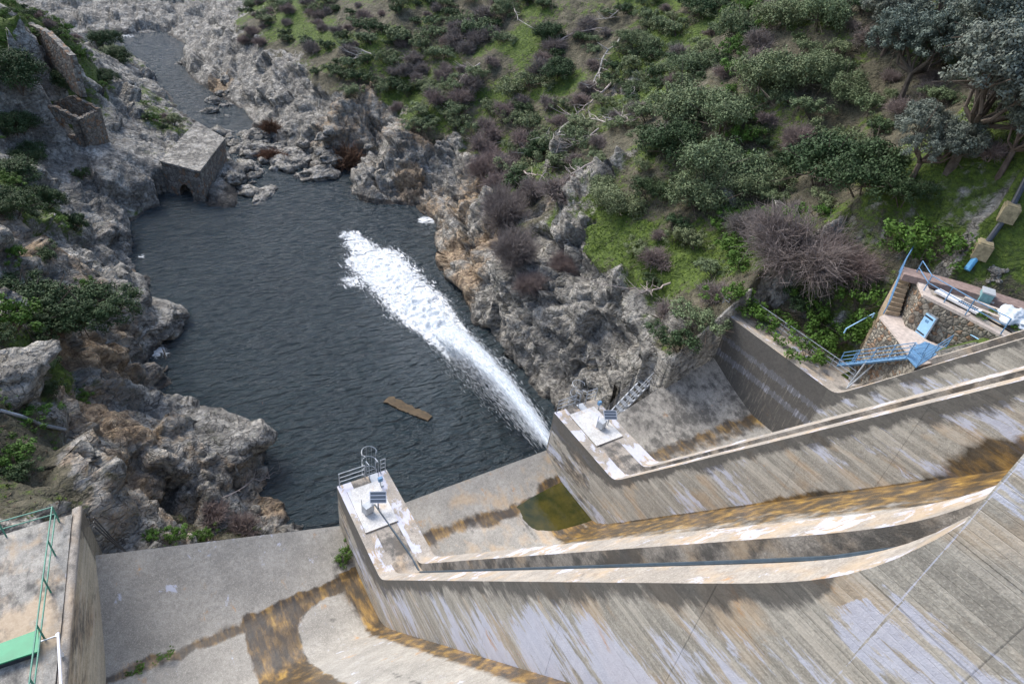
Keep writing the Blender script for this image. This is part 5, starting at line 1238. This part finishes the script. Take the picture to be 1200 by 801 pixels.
railing('railing', [L0+s_*0, R0+s_*0, lp[1], lp[2]], 'blue-grey railing on the near side of the blue metal staircase', M_BLUE, 1.0, 3, .028, gap=1.4)
railing('railing', [L0+s_*.84, R0+s_*.84], 'blue-grey railing on the far side of the blue metal staircase', M_BLUE, 1.0, 3, .028, gap=1.4)
railing('railing', [(*lerp(U[0], U[1], .2), zu+.05), (*(U[1]+np.array([.5, .3])), zu+.05), (*lerp(U[1], U[2], .95), zu+.05), (*U[3], zu+.05)], 'blue-grey railing on the pale coping of the stone terrace', M_BLUE, 1.0, 2, .028, gap=1.6)
railing('railing', [onz((1115, 388), -18.6), onz((1154, 411), -18.4)], 'single pale blue rail low on the overgrown part of the rubble wall', M_LBLUE, .4, 1, .03, gap=3)
railing('railing', [onz((989, 390), -21.6), onz((1022, 372), -20.6)], 'loose pale blue rail sloping through the brambles left of the walkway', M_LBLUE, .35, 1, .04, gap=2.5)
# things on the terrace
M_TARP = plain('white_tarpaulin', (.62, .68, .74), .55, 0, .2, 3); M_TEAL = plain('teal_plastic', (.16, .33, .36), .5)
c_ = onz((1186, 373), zu)
V, F = BV_[2]; o = mesh_obj('tarpaulin_pile', V*np.array([.95, .75, .65])+c_+np.array([0, 0, .2]), F, M_TARP); tag(o, 'heap wrapped in crumpled white tarpaulin on the stone terrace', 'pile')
V, F = BV_[4]; o = mesh_obj('tarpaulin_pile', V*np.array([.5, .5, .45])+onz((1203, 384), zu)+np.array([0, 0, .15]), F, M_TARP); tag(o, 'smaller white wrapped heap at the right edge of the stone terrace', 'pile')
bn = empty('storage_bin', onz((1152, 352), zu), 'small teal bin with pale lid on the stone terrace', 'bin'); b_ = np.array(bn.location); MB().box(b_+np.array([0, 0, .3]), (.8, .6, .6), .5).build('body', M_TEAL, bn); MB().box(b_+np.array([0, 0, .64]), (.86, .66, .08), .5).build('lid', M_CAB, bn)
sl = empty('grating_slab', onz((1118, 350), zu), 'long white slab with dark slots leaning beside the terrace railing', 'slab'); a, b = onz((1098, 340), zu+.1), onz((1148, 366), zu+.1); dl = (b-a)/np.linalg.norm(b-a); sl_s = np.array([-dl[1], dl[0], 0])
MB().box(lerp(a, b, .5), (np.linalg.norm(b-a), .62, .12), ax=np.array([dl, sl_s, [0, 0, 1]])).build('slab', M_WP, sl)
for k_ in range(9):
    MB().box(lerp(a, b, .55+.045*k_)+np.array([0, 0, .066]), (.07, .45, .012), ax=np.array([dl, sl_s, [0, 0, 1]])).build('slot', M_DARK, sl)
o = MB().tube([onz((1128, 338), zu+.1), onz((1165, 355), zu+.1)], .07, 6).build('white_pipe', M_WP); tag(o, 'white plastic pipe lying behind the slotted slab on the terrace', 'pipe')
o = MB().tube([onz((1110, 331), zu+.15), onz((1140, 343), zu+.15)], .05, 6).build('white_pipe', M_LBLUE); tag(o, 'short pale blue pipe lying along the back kerb of the terrace', 'pipe')
# pipeline on the hill with its anchor blocks
k = plain('mossy_concrete', (.27, .23, .14), .9, 0, .5, 3)
pl_ = [at(*q)[0]+np.array([0, 0, .45]) for q in ((1230, 160), (1204, 205), (1178, 256), (1147, 299), (1128, 324))]
pn = empty('pipeline', pl_[2], 'dark pipeline descending the grassy slope, ending in a blue section', 'pipeline')
MB().tube(pl_[:4]+[lerp(pl_[3], pl_[4], .45)], .17, 10).build('pipe', M_DARK, pn); MB().tube([lerp(pl_[3], pl_[4], .45), pl_[4]], .19, 10).build('blue_end', plain('bright_blue_paint', (.10, .33, .55), .5), pn)
for i_, c_ in enumerate((pl_[3], pl_[2])):
    V, F = BV_[5]; m = MB(); m.box(c_+np.array([0, 0, -.1]), (1.0, .85, .95), .5); m.box(c_+np.array([0, 0, .40]), (.86, .7, .14), .5)
    o = m.build('anchor_block', k); tag(o, ['mossy concrete anchor block at the lower end of the pipeline by the terrace', 'concrete anchor block further up the pipeline at the right'][i_], 'concrete block')
rw = random.Random(8)
for i_ in range(9):
    q = (1160+rw.uniform(-6, 12)+i_*1.5, 322+rw.uniform(-8, 8)); P_, _ = at(*q)
    if P_ is None: continue
    o = BM[i_ % 6].copy(); COL.objects.link(o); o.location = P_; s = rw.uniform(.14, .3); o.scale = (s, s, s); tag(o, ['first', 'second', 'third', 'fourth', 'fifth', 'sixth', 'seventh', 'eighth', 'last'][i_]+' pale stone from the left on the grass behind the terrace kerb', 'stone', 'stones on the grass by the terrace')
# ------------------------------------------------------------------ lift the whole place so that the river lies at z = 0
for o in SC.objects:
    if o.parent is None and o.type != 'CAMERA' and o.type != 'LIGHT': o.location.z += ZOFF
